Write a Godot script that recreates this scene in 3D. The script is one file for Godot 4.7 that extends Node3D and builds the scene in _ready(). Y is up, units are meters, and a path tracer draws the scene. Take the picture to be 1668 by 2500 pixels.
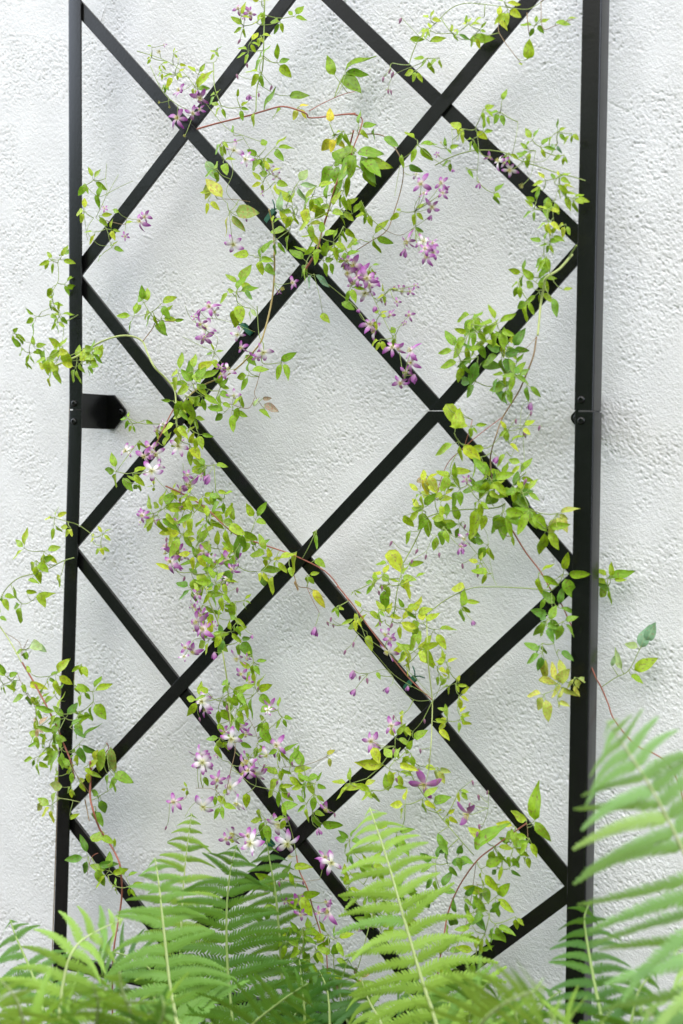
extends Node3D

# Metric layout: x along the wall, y up, z out of the wall towards the garden; the trellis stands in the plane z = 0.
const SEAM := 1.3            # height of the joint between the two trellis panels
const WALL_Z := -0.0865      # mean face of the rendered wall

var rng := RandomNumberGenerator.new()
var leaf_mats := {}
var leaf_meshes := []
var petal_meshes := {}
var stamen_mesh: Mesh
var bud_mesh: Mesh
var petal_mat: StandardMaterial3D
var stamen_mat: StandardMaterial3D
var bud_mat: StandardMaterial3D
var stem_mats := {}
var black: StandardMaterial3D
var pinna_meshes := {}
var fern_mats := {}
var rachis_mats := {}


func _ready() -> void:
	rng.seed = 4711
	set_camera_and_light()
	build_ground()
	build_wall()
	build_added_hedge()
	build_trellis()
	make_plant_kit()
	build_vines()
	build_ferns()
	build_ties()


func set_camera_and_light() -> void:
	var cam := Camera3D.new()
	cam.name = "camera"
	var lens := CameraAttributesPhysical.new()
	lens.frustum_focal_length = 51.23
	lens.frustum_focus_distance = 2.34
	lens.exposure_aperture = 3.6
	lens.frustum_far = 120.0
	lens.frustum_near = 0.05
	cam.attributes = lens
	add_child(cam)
	cam.position = Vector3(1.1605, 1.2386, 2.0040)
	cam.rotation = Vector3(-0.04064, 0.49928, 0.01752)
	cam.fov = 37.729
	cam.far = 120.0
	cam.near = 0.05
	cam.current = true

	var sky_mat := ProceduralSkyMaterial.new()
	sky_mat.sky_top_color = Color(0.905, 0.945, 1.0)
	sky_mat.sky_horizon_color = Color(0.555, 0.585, 0.645)
	sky_mat.sky_curve = 0.35
	sky_mat.ground_bottom_color = Color(0.25, 0.26, 0.22)
	sky_mat.ground_horizon_color = Color(0.45, 0.46, 0.44)
	var sky := Sky.new()
	sky.sky_material = sky_mat
	var env := Environment.new()
	env.background_mode = Environment.BG_SKY
	env.sky = sky
	env.background_energy_multiplier = 2.0
	env.tonemap_mode = Environment.TONE_MAPPER_LINEAR
	env.tonemap_exposure = 4.55
	env.sdfgi_enabled = true
	env.ssao_enabled = true
	env.ssil_enabled = true
	var we := WorldEnvironment.new()
	we.name = "daylight"
	we.environment = env
	add_child(we)

	var sun := DirectionalLight3D.new()
	sun.name = "sun_through_cloud"
	sun.light_energy = 0.15
	sun.light_color = Color(1.0, 0.99, 0.98)
	sun.light_angular_distance = 50.0
	sun.shadow_enabled = true
	add_child(sun)
	sun.look_at_from_position(Vector3(0.5, 5.4, 3.6), Vector3(0, 1.2, 0), Vector3.UP)


# ------------------------------------------------------------------ helpers
func mat(color: Color, rough := 0.8) -> StandardMaterial3D:
	var m := StandardMaterial3D.new()
	m.albedo_color = color.linear_to_srgb()
	m.roughness = rough
	m.cull_mode = BaseMaterial3D.CULL_DISABLED
	return m


func noise_texture(seed_value: int, freq: float, low: Color, high: Color, size := 512, octaves := 4) -> NoiseTexture2D:
	var n := FastNoiseLite.new()
	n.noise_type = FastNoiseLite.TYPE_SIMPLEX_SMOOTH
	n.seed = seed_value
	n.frequency = freq
	n.fractal_octaves = octaves
	var g := Gradient.new()
	g.set_color(0, low.linear_to_srgb())
	g.set_color(1, high.linear_to_srgb())
	var t := NoiseTexture2D.new()
	t.width = size
	t.height = size
	t.seamless = true
	t.noise = n
	t.color_ramp = g
	return t


func thing(called: String, label: String, category: String, at: Vector3, group := "") -> Node3D:
	var o := Node3D.new()
	o.name = called
	add_child(o, true)
	o.position = at
	o.set_meta("label", label)
	o.set_meta("category", category)
	if group:
		o.set_meta("group", group)
	return o


func part(called: String, mesh: Mesh, material: Material, parent: Node3D, xf := Transform3D()) -> MeshInstance3D:
	var o := MeshInstance3D.new()
	o.name = called
	o.mesh = mesh
	o.material_override = material
	o.transform = xf
	parent.add_child(o, true)
	return o


func begin() -> SurfaceTool:
	var st := SurfaceTool.new()
	st.begin(Mesh.PRIMITIVE_TRIANGLES)
	return st


func finish(st: SurfaceTool) -> ArrayMesh:
	st.generate_normals()
	return st.commit()


func quad(st: SurfaceTool, a: Vector3, b: Vector3, c: Vector3, d: Vector3) -> void:
	for p in [a, b, c, a, c, d]:
		st.add_vertex(p)


# a closed prism: outline in x, y (metres), from z0 (back) to z1 (front), with a small bevel round the front face
func prism(st: SurfaceTool, outline: PackedVector2Array, z0: float, z1: float, bevel := 0.0) -> void:
	var ring := outline
	if Geometry2D.is_polygon_clockwise(ring):
		ring.reverse()
	var face := ring
	if bevel > 0.0:
		var shrunk := Geometry2D.offset_polygon(ring, -bevel, Geometry2D.JOIN_MITER)
		if shrunk.size() == 1 and shrunk[0].size() == ring.size():
			face = shrunk[0]
			if Geometry2D.is_polygon_clockwise(face):
				face.reverse()
			var best := 0
			for k in face.size():
				if face[k].distance_squared_to(ring[0]) < face[best].distance_squared_to(ring[0]):
					best = k
			var turned := PackedVector2Array()
			for k in face.size():
				turned.append(face[(best + k) % face.size()])
			face = turned
	st.set_smooth_group(-1)
	var n := ring.size()
	var zs := z1 - bevel if face != ring else z1
	for k in n:
		var a := ring[k]
		var b := ring[(k + 1) % n]
		quad(st, Vector3(a.x, a.y, z0), Vector3(a.x, a.y, zs), Vector3(b.x, b.y, zs), Vector3(b.x, b.y, z0))
		if face != ring:
			var fa := face[k]
			var fb := face[(k + 1) % n]
			quad(st, Vector3(a.x, a.y, zs), Vector3(fa.x, fa.y, z1), Vector3(fb.x, fb.y, z1), Vector3(b.x, b.y, zs))
	var tri := Geometry2D.triangulate_polygon(face)
	for k in range(0, tri.size(), 3):
		var t := [face[tri[k]], face[tri[k + 1]], face[tri[k + 2]]]
		if (t[1] - t[0]).cross(t[2] - t[0]) > 0:
			t.reverse()
		for p in t:
			st.add_vertex(Vector3(p.x, p.y, z1))
	tri = Geometry2D.triangulate_polygon(ring)
	for k in range(0, tri.size(), 3):
		var t := [ring[tri[k]], ring[tri[k + 1]], ring[tri[k + 2]]]
		if (t[1] - t[0]).cross(t[2] - t[0]) < 0:
			t.reverse()
		for p in t:
			st.add_vertex(Vector3(p.x, p.y, z0))


func tube(st: SurfaceTool, pts: PackedVector3Array, r0: float, r1: float, sides := 6) -> void:
	st.set_smooth_group(0)
	var n := pts.size()
	var rings := []
	var side := Vector3(0.31, 0.2, 0.93)
	for i in n:
		var t := (pts[mini(i + 1, n - 1)] - pts[maxi(i - 1, 0)]).normalized()
		side = (side - t * side.dot(t)).normalized()
		var up := t.cross(side)
		var r := lerpf(r0, r1, float(i) / maxf(1.0, n - 1))
		var ring := []
		for k in sides:
			var a := TAU * k / sides
			ring.append(pts[i] + (side * cos(a) + up * sin(a)) * r)
		rings.append(ring)
	for i in n - 1:
		for k in sides:
			var k2 := (k + 1) % sides
			quad(st, rings[i][k], rings[i + 1][k], rings[i + 1][k2], rings[i][k2])
	for k in range(1, sides - 1):
		st.add_vertex(rings[n - 1][0]); st.add_vertex(rings[n - 1][k + 1]); st.add_vertex(rings[n - 1][k])
		st.add_vertex(rings[0][0]); st.add_vertex(rings[0][k]); st.add_vertex(rings[0][k + 1])


func smooth_line(pts: PackedVector3Array, per := 5) -> PackedVector3Array:
	var out := PackedVector3Array()
	var n := pts.size()
	for i in n - 1:
		var a := pts[maxi(i - 1, 0)]
		var b := pts[i]
		var c := pts[i + 1]
		var d := pts[mini(i + 2, n - 1)]
		for k in per:
			out.append(b.cubic_interpolate(c, a, d, float(k) / per))
	out.append(pts[n - 1])
	return out


func frame(along: Vector3, toward: Vector3) -> Basis:
	var x := along.normalized()
	var z := (toward - x * toward.dot(x)).normalized()
	return Basis(x, z.cross(x), z)


# ------------------------------------------------------------------ the setting
func build_ground() -> void:
	var st := begin()
	var s := 30.0
	st.set_normal(Vector3.UP)
	for p in [Vector3(-s, 0, -s), Vector3(s, 0, -s), Vector3(s, 0, s), Vector3(-s, 0, -s), Vector3(s, 0, s), Vector3(-s, 0, s)]:
		st.set_uv(Vector2(p.x, p.z))
		st.add_vertex(p)
	var m := mat(Color(1, 1, 1), 0.95)
	m.albedo_texture = noise_texture(5, 0.02, Color(0.03, 0.022, 0.015), Color(0.11, 0.085, 0.06))
	m.uv1_triplanar = true
	m.uv1_world_triplanar = true
	m.uv1_scale = Vector3(1.7, 1.7, 1.7)
	m.heightmap_enabled = true
	m.heightmap_texture = noise_texture(6, 0.05, Color(0, 0, 0), Color(1, 1, 1))
	m.heightmap_scale = 2.0
	var o := part("ground", st.commit(), m, self)
	o.set_meta("kind", "structure")
	o.set_meta("label", "dark garden soil in front of the white wall")


func grey_bytes(seed_value: int, w: int, h: int, freq: float, kind: int, octaves: int, sx := 1.0) -> PackedByteArray:
	var n := FastNoiseLite.new()
	n.noise_type = kind
	n.seed = seed_value
	n.frequency = freq
	n.fractal_type = FastNoiseLite.FRACTAL_FBM if octaves > 1 else FastNoiseLite.FRACTAL_NONE
	n.fractal_octaves = octaves
	n.cellular_jitter = 1.1
	n.cellular_return_type = FastNoiseLite.RETURN_DISTANCE
	n.domain_warp_enabled = true
	n.domain_warp_amplitude = 0.22 / freq
	n.domain_warp_frequency = freq * 0.7
	var ws := int(ceil(w / sx))
	var img := n.get_image(ws, h, false, false, true)
	img.convert(Image.FORMAT_L8)
	if ws != w:
		img.resize(w, h, Image.INTERPOLATE_CUBIC)
	return img.get_data()


func build_wall() -> void:
	# the part of the face that the picture looks at is real relief: trowelled sand render, smooth and rough in patches
	var x0 := -0.74
	var x1 := 0.64
	var y0 := 0.28
	var y1 := 2.09
	var cell := 0.0015
	var nx := int((x1 - x0) / cell) + 1
	var ny := int((y1 - y0) / cell) + 1
	# sand grains: random heights, each blended a little with its neighbours
	var grains := RandomNumberGenerator.new()
	grains.seed = 11
	var sand := PackedFloat32Array()
	sand.resize(nx * ny)
	for k in nx * ny:
		sand[k] = grains.randf()
	var fine := PackedFloat32Array()
	fine.resize(nx * ny)
	for k in range(nx + 1, nx * ny - nx - 1):
		fine[k] = sand[k] * 0.34 + (sand[k - 1] + sand[k + 1]) * 0.17 + (sand[k - nx] + sand[k + nx]) * 0.12 + (sand[k - nx - 1] + sand[k + nx + 1]) * 0.04 - 0.5
	var grit := grey_bytes(12, nx, ny, 0.36, FastNoiseLite.TYPE_CELLULAR, 1, 1.3)
	var clod := grey_bytes(13, nx, ny, 0.12, FastNoiseLite.TYPE_SIMPLEX, 3, 1.4)
	var patch := grey_bytes(14, nx, ny, 0.0065, FastNoiseLite.TYPE_SIMPLEX_SMOOTH, 4, 1.1)
	var sweep := grey_bytes(15, nx, ny, 0.003, FastNoiseLite.TYPE_SIMPLEX_SMOOTH, 3)
	var hgt := PackedFloat32Array()
	hgt.resize(nx * ny)
	for k in nx * ny:
		var rough := smoothstep(0.40, 0.64, patch[k] / 255.0)
		var g := 0.5 - grit[k] / 255.0
		var c := clod[k] / 255.0 - 0.5
		var f := fine[k]
		# sand grains stand proud: sharpen the upper side
		g = g * (1.0 + 0.8 * absf(g) * 2.0)
		hgt[k] = (f * 0.0018 + g * 0.0005 - 0.0016 * smoothstep(-0.16, -0.32, f) * (0.35 + 0.65 * rough)) * (0.46 + 0.54 * rough) + c * 0.0008 * (0.08 + 0.92 * rough) + (sweep[k] / 255.0 - 0.5) * 0.0013
	# trowel marks: short arcs, raised or scored
	for k in 46:
		var c := Vector2(grains.randf_range(0, nx), grains.randf_range(0, ny))
		var rad := grains.randf_range(30, 170)
		var a0 := grains.randf() * TAU
		var span := grains.randf_range(0.25, 1.1)
		var high := grains.randf_range(-0.0009, 0.0010)
		var steps := int(rad * span * 1.5)
		for q in steps:
			var a := a0 + span * q / steps
			var p := c + Vector2(cos(a), sin(a) * 0.7) * rad
			var fade := sin(PI * q / steps) * grains.randf_range(0.4, 1.0)
			for oy in [-1, 0, 1]:
				var xi := int(p.x)
				var yi: int = int(p.y) + oy
				if xi > 0 and xi < nx and yi > 0 and yi < ny:
					hgt[yi * nx + xi] += high * fade * (1.0 if oy == 0 else 0.45)
	var verts := PackedVector3Array()
	verts.resize(nx * ny)
	var norms := PackedVector3Array()
	norms.resize(nx * ny)
	for j in ny:
		var ju := mini(j + 1, ny - 1) * nx
		var jd := maxi(j - 1, 0) * nx
		for i in nx:
			var k := j * nx + i
			verts[k] = Vector3(x0 + i * cell, y1 - j * cell, WALL_Z + hgt[k])
			var dx := (hgt[j * nx + mini(i + 1, nx - 1)] - hgt[j * nx + maxi(i - 1, 0)]) / (2.0 * cell)
			var dy := (hgt[jd + i] - hgt[ju + i]) / (2.0 * cell)
			norms[k] = Vector3(-dx, -dy, 1.0).normalized()
	var idx := PackedInt32Array()
	idx.resize((nx - 1) * (ny - 1) * 6)
	var w := 0
	for j in ny - 1:
		for i in nx - 1:
			var a := j * nx + i
			idx[w] = a; idx[w + 1] = a + 1; idx[w + 2] = a + nx + 1
			idx[w + 3] = a; idx[w + 4] = a + nx + 1; idx[w + 5] = a + nx
			w += 6
	var xe := x0 + (nx - 1) * cell
	var yb := y1 - (ny - 1) * cell
	var arr := []
	arr.resize(Mesh.ARRAY_MAX)
	arr[Mesh.ARRAY_VERTEX] = verts
	arr[Mesh.ARRAY_NORMAL] = norms
	arr[Mesh.ARRAY_INDEX] = idx
	var mesh := ArrayMesh.new()
	mesh.add_surface_from_arrays(Mesh.PRIMITIVE_TRIANGLES, arr)
	# the rest of the wall: face round the relief, ends, top and back
	var st := begin()
	st.set_smooth_group(-1)
	var L := -6.0
	var R := 6.0
	var T := 3.0
	var F := WALL_Z
	var B := WALL_Z - 0.28
	for r in [[L, 0.0, x0, T], [xe, 0.0, R, T], [x0, 0.0, xe, yb], [x0, y1, xe, T]]:
		quad(st, Vector3(r[0], r[3], F), Vector3(r[2], r[3], F), Vector3(r[2], r[1], F), Vector3(r[0], r[1], F))
	quad(st, Vector3(L, T, B), Vector3(R, T, B), Vector3(R, T, F), Vector3(L, T, F))
	quad(st, Vector3(L, T, B), Vector3(L, T, F), Vector3(L, 0, F), Vector3(L, 0, B))
	quad(st, Vector3(R, T, F), Vector3(R, T, B), Vector3(R, 0, B), Vector3(R, 0, F))
	quad(st, Vector3(R, T, B), Vector3(L, T, B), Vector3(L, 0, B), Vector3(R, 0, B))
	st.generate_normals()
	st.commit(mesh)
	var m := mat(Color(1, 1, 1), 0.92)
	m.albedo_texture = noise_texture(21, 0.012, Color(0.70, 0.70, 0.712), Color(0.785, 0.785, 0.797), 512, 5)
	m.uv1_triplanar = true
	m.uv1_world_triplanar = true
	m.uv1_scale = Vector3(1.9, 1.9, 1.9)
	m.heightmap_enabled = true
	m.heightmap_texture = noise_texture(22, 0.16, Color(0, 0, 0), Color(1, 1, 1), 1024, 3)
	m.heightmap_scale = 0.07
	var o := part("stucco_wall", mesh, m, self)
	o.set_meta("label", "white sand-textured stucco wall behind the black trellis")
	o.set_meta("category", "wall")


func build_added_hedge() -> void:
	# added unseen foliage opposite the wall: darkens the paint's reflections and the frontal skylight
	var h := thing("added_hedge", "long clipped row of dark green foliage added out of view to darken reflections", "added_hedge", Vector3(0.5, 0, 5.2))
	var n := FastNoiseLite.new()
	n.seed = 91
	n.frequency = 1.6
	n.fractal_octaves = 4
	var st := begin()
	st.set_smooth_group(0)
	var half := 8.0
	var nu := 110
	var nv := 30
	var pts := []
	for j in nv + 1:
		var row := []
		var a := PI * j / nv
		for i in nu + 1:
			var x := lerpf(-half, half, float(i) / nu)
			var p := Vector3(x, 3.1 * pow(sin(a), 0.35), -0.75 * signf(cos(a)) * pow(absf(cos(a)), 0.35))
			var d := Vector3(0, p.y * 0.4, p.z).normalized()
			row.append(p + d * n.get_noise_3dv(p) * 0.35)
		pts.append(row)
	for j in nv:
		for i in nu:
			quad(st, pts[j][i], pts[j][i + 1], pts[j + 1][i + 1], pts[j + 1][i])
	var dark := mat(Color(0.035, 0.07, 0.02), 0.8)
	part("foliage", finish(st), dark, h)
	var r := RandomNumberGenerator.new()
	r.seed = 92
	st = begin()
	st.set_smooth_group(-1)
	for k in 9000:
		var j := r.randi_range(1, nv - 1)
		var i := r.randi_range(0, nu)
		var c: Vector3 = pts[j][i] + Vector3(r.randf_range(-0.08, 0.08), r.randf_range(-0.08, 0.08), r.randf_range(-0.06, 0.06))
		var b := Basis(Vector3(r.randf_range(-1, 1), r.randf_range(-1, 1), r.randf_range(-1, 1)).normalized(), r.randf() * TAU)
		quad(st, c - b.x * 0.03, c + b.y * 0.014, c + b.x * 0.03, c - b.y * 0.014)
	var lv := part("leaves", finish(st), mat(Color(0.05, 0.11, 0.025), 0.5), h)
	lv.set_meta("kind", "stuff")
	st = begin()
	for k in 8:
		tube(st, PackedVector3Array([Vector3(-7 + k * 2, 0, 0), Vector3(-7 + k * 2.02, 0.6, 0.05), Vector3(-7 + k * 2, 1.4, 0)]), 0.06, 0.03, 7)
	part("trunks", finish(st), mat(Color(0.08, 0.06, 0.04), 0.9), h).set_meta("kind", "stuff")


# ------------------------------------------------------------------ the trellis
func angle_post(top: Vector2, bottom: Vector2, outer: float) -> ArrayMesh:
	# rolled steel angle: front flange 27.5 mm, side leg 34 mm on the outer side, rounded outer corner
	var hw := 0.01375
	var zf := 0.011
	var th := 0.0032
	var leg := 0.034
	var r := 0.0042
	var prof := PackedVector2Array()   # x (outer positive), z
	prof.append(Vector2(-hw, zf - th))
	prof.append(Vector2(-hw, zf - 0.0008))
	prof.append(Vector2(-hw + 0.0008, zf))
	for k in 6:
		var a := PI / 2 * (1.0 - k / 5.0)
		prof.append(Vector2(hw - r + cos(a) * r, zf - r + sin(a) * r))
	prof.append(Vector2(hw, zf - leg))
	prof.append(Vector2(hw - th, zf - leg))
	prof.append(Vector2(hw - th, zf - th))
	var st := begin()
	var n := prof.size()
	for k in n:
		var a := prof[k]
		var b := prof[(k + 1) % n]
		st.set_smooth_group(1 if k >= 2 and k <= 8 else -1)
		var pa := Vector3(a.x * outer, 0, a.y)
		var pb := Vector3(b.x * outer, 0, b.y)
		var t := Vector3(top.x, top.y, 0)
		var d := Vector3(bottom.x, bottom.y, 0)
		if outer > 0:
			quad(st, pa + d, pa + t, pb + t, pb + d)
		else:
			quad(st, pb + d, pb + t, pa + t, pa + d)
	st.set_smooth_group(-1)
	var tri := Geometry2D.triangulate_polygon(prof)
	for e in [top, bottom]:
		for k in tri:
			st.add_vertex(Vector3(prof[k].x * outer + e.x, e.y, prof[k].y))
	return finish(st)


func bolt_mesh() -> ArrayMesh:
	# button-head socket screw, axis +z
	var st := begin()
	var prof := [[0.0055, 0.0], [0.0055, 0.0008], [0.0050, 0.0019], [0.0040, 0.0027], [0.0031, 0.0030]]
	var n := 18
	st.set_smooth_group(1)
	for i in prof.size() - 1:
		for k in n:
			var a := TAU * k / n
			var b := TAU * (k + 1) / n
			var p0 := Vector3(cos(a) * prof[i][0], sin(a) * prof[i][0], prof[i][1])
			var p1 := Vector3(cos(a) * prof[i + 1][0], sin(a) * prof[i + 1][0], prof[i + 1][1])
			var p2 := Vector3(cos(b) * prof[i + 1][0], sin(b) * prof[i + 1][0], prof[i + 1][1])
			var p3 := Vector3(cos(b) * prof[i][0], sin(b) * prof[i][0], prof[i][1])
			quad(st, p0, p1, p2, p3)
	st.set_smooth_group(-1)
	for k in n:
		var a := TAU * k / n
		var b := TAU * (k + 1) / n
		var ha := TAU * floorf(k / 3.0) / 6
		var hb := TAU * floorf((k + 1) / 3.0) / 6
		var pa := Vector2(cos(ha), sin(ha)).lerp(Vector2(cos(ha + TAU / 6), sin(ha + TAU / 6)), (k % 3) / 3.0) * 0.0024
		var pb := Vector2(cos(hb), sin(hb)).lerp(Vector2(cos(hb + TAU / 6), sin(hb + TAU / 6)), ((k + 1) % 3) / 3.0) * 0.0024
		quad(st, Vector3(cos(a) * 0.0031, sin(a) * 0.0031, 0.003), Vector3(pa.x, pa.y, 0.003), Vector3(pb.x, pb.y, 0.003), Vector3(cos(b) * 0.0031, sin(b) * 0.0031, 0.003))
		quad(st, Vector3(pa.x, pa.y, 0.003), Vector3(pa.x, pa.y, 0.0011), Vector3(pb.x, pb.y, 0.0011), Vector3(pb.x, pb.y, 0.003))
		for p in [Vector3(0, 0, 0.0011), Vector3(pb.x, pb.y, 0.0011), Vector3(pa.x, pa.y, 0.0011)]:
			st.add_vertex(p)
	return finish(st)


func build_trellis() -> void:
	black = mat(Color(0.016, 0.016, 0.017), 0.26)
	black.metallic_specular = 0.45
	var wear := noise_texture(31, 0.03, Color(0.004, 0.004, 0.0041), Color(0.007, 0.007, 0.0072), 256, 5)
	black.albedo_color = Color.WHITE
	black.albedo_texture = wear
	black.uv1_triplanar = true
	black.uv1_scale = Vector3(3, 3, 3)
	black.heightmap_enabled = true
	black.heightmap_texture = noise_texture(32, 0.2, Color(0, 0, 0), Color(1, 1, 1), 256, 2)
	black.heightmap_scale = 0.006
	var t := thing("trellis", "tall black metal diamond lattice trellis bolted to the white wall", "trellis", Vector3(0, 0, 0))
	# posts: [side, upper top, upper bottom, lower top, lower bottom] in millimetres round the seam
	for p in POSTS:
		part("post", angle_post(Vector2(p[1], SEAM * 1000 + p[2]) / 1000.0, Vector2(p[3], SEAM * 1000 + p[4]) / 1000.0, p[0]), black, t)
	# flat bars, cut to the outline of their panel
	for b in BARS:
		var a2 := Vector2(b[1], b[2]) / 1000.0
		var b2 := Vector2(b[3], b[4]) / 1000.0
		var d := (b2 - a2).normalized()
		var nn := Vector2(-d.y, d.x) * 0.0110
		a2 -= d * 0.4
		b2 += d * 0.4
		var strip := PackedVector2Array([a2 + nn, b2 + nn, b2 - nn, a2 - nn])
		var lo := 0.0005 if b[0] > 0 else -0.93
		var hi := 0.905 if b[0] > 0 else -0.0005
		var l0 := -0.449 if b[0] > 0 else -0.447 + lo * 0.018
		var panel := PackedVector2Array([Vector2(l0, lo), Vector2(0.452 if b[0] > 0 else 0.459, lo), Vector2(0.452, hi), Vector2(-0.449 if b[0] > 0 else -0.447, hi)])
		for poly in Geometry2D.intersect_polygons(strip, panel):
			var lifted := PackedVector2Array()
			for q in poly:
				lifted.append(q + Vector2(0, SEAM))
			var z: float = [0.0020, -0.0030, -0.0080][int(b[5])] + b[6] * 0.0003
			var st := begin()
			prism(st, lifted, z, z + 0.0042, 0.0006)
			part("lattice_bar", finish(st), black, t)
	for y in [0.905, -0.955]:
		var st := begin()
		prism(st, PackedVector2Array([Vector2(-0.452, SEAM + y), Vector2(0.452, SEAM + y), Vector2(0.452, SEAM + y + 0.024), Vector2(-0.452, SEAM + y + 0.024)]), -0.002, 0.006, 0.0006)
		part("end_rail", finish(st), black, t)
	var bm := bolt_mesh()
	for q in BOLTS:
		part("bolt", bm, black, t, Transform3D(Basis(), Vector3(q[0] / 1000.0, SEAM + q[1] / 1000.0, 0.0111)))
	# wall brackets: a plate square to the wall and a pointed tab lying on it
	for s in [-1.0, 1.0]:

		var st := begin()
		var px: float = s * 0.4515 + 0.003 * s + (0.0105 if s < 0 else -0.0105)
		var ya := SEAM - 0.0305
		var yb := SEAM + 0.0285
		if s > 0:
			ya = SEAM - 0.0365
			yb = SEAM + 0.0225
		var inward: float = -s
		# plate
		prism(st, PackedVector2Array([Vector2(px - 0.0016, ya), Vector2(px + 0.0016, ya), Vector2(px + 0.0016, yb), Vector2(px - 0.0016, yb)]), -0.0822, 0.0076)
		var ym := (ya + yb) / 2
		var tab := PackedVector2Array([Vector2(px - inward * 0.0013, ya), Vector2(px + inward * 0.0165, ya)])
		for k in 5:
			var a := -0.75 + k * 0.375
			tab.append(Vector2(px + inward * (0.0335 + cos(a) * 0.0085), ym + sin(a) * 0.0085))
		tab.append(Vector2(px + inward * 0.0165, yb))
		tab.append(Vector2(px - inward * 0.0013, yb))
		prism(st, tab, -0.0838, -0.0806, 0.0005)
		var br := part("wall_bracket", finish(st), black, t)
		part("bolt", bm, black, br, Transform3D(Basis(), Vector3(px + inward * 0.0325, ym, -0.0805)))


# ------------------------------------------------------------------ leaves, petals, fern leaflets
func leaf_mesh(width: float, fold: float, droop: float, twist: float, lobe: float, at: float) -> ArrayMesh:
	var st := begin()
	st.set_smooth_group(0)
	var rows := 8
	var grid := []
	for i in rows + 1:
		var t := float(i) / rows
		var w := width * pow(sin(PI * pow(t, at)), 0.85)
		if lobe > 0.0:
			w *= 1.0 + lobe * maxf(0.0, sin(t * 9.0 + 0.6)) * (1.0 - t)
		if i == 0:
			w = 0.012
		if i == rows:
			w = 0.0
		var mid := Vector3(t * (1.0 - 0.10 * absf(droop) * t), 0, -droop * t * t + 0.04 * sin(t * 7.0))
		var roll := twist * t
		var up := Vector3(0, -sin(roll), cos(roll))
		var out := Vector3(0, cos(roll), sin(roll))
		var row := []
		for s in [-1.0, -0.5, 0.0, 0.5, 1.0]:
			var wave: float = 0.018 * sin(t * 12.0 + s * 2.0) * absf(s)
			row.append([mid + out * (s * w) + up * (absf(s) * w * fold + wave), Vector2(0.5 + s * 0.5, t)])
		grid.append(row)
	for i in rows:
		for k in 4:
			for q in [grid[i][k], grid[i + 1][k], grid[i + 1][k + 1], grid[i][k], grid[i + 1][k + 1], grid[i][k + 1]]:
				st.set_uv(q[1])
				st.add_vertex(q[0])
	return finish(st)


func leaf_texture(blade: Color, vein: Color, spot: Color, spotty: float, seed_value: int) -> ImageTexture:
	var img := Image.create_empty(64, 128, false, Image.FORMAT_RGB8)
	var n := FastNoiseLite.new()
	n.seed = seed_value
	n.frequency = 0.035
	n.fractal_octaves = 3
	for y in 128:
		for x in 64:
			var u := absf(x - 31.5) / 32.0
			var v := y / 128.0
			var c := blade * (1.0 + 0.30 * n.get_noise_2d(x, y))
			var side := absf(fposmod(v * 6.0 - u * 1.6, 1.0) - 0.5) * 2.0
			var vn := maxf(smoothstep(0.10, 0.02, u), 0.45 * smoothstep(0.80, 0.98, side) * (1.0 - u))
			c = c.lerp(vein, vn * 0.75)
			var sp := smoothstep(0.62 - spotty, 0.80 - spotty, 0.5 + 0.8 * n.get_noise_2d(x * 1.3 + 300, y * 1.3))
			c = c.lerp(spot, sp * 0.85)
			img.set_pixel(x, y, c.clamp().linear_to_srgb())
	img.generate_mipmaps()
	return ImageTexture.create_from_image(img)


func add_leaf_material(key: String, blade: Color, vein: Color, spot: Color, spotty: float, glow: float) -> void:
	var two := []
	for k in 3:
		# three variants picked at random per leaf: base, darker and bluish, paler and yellowish
		var b: Color = [blade, Color(blade.r * 0.76, blade.g * 0.88, blade.b * 1.25), Color(blade.r * 1.24, blade.g * 1.08, blade.b * 0.9)][k]
		var m := mat(Color.WHITE, 0.42)
		m.albedo_texture = leaf_texture(b, vein, spot, spotty, 40 + k + key.unicode_at(0))
		m.backlight_enabled = true
		m.backlight = Color(0.85, 0.92, 0.22) * glow
		m.metallic_specular = 0.4
		two.append(m)
	leaf_mats[key] = two


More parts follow.
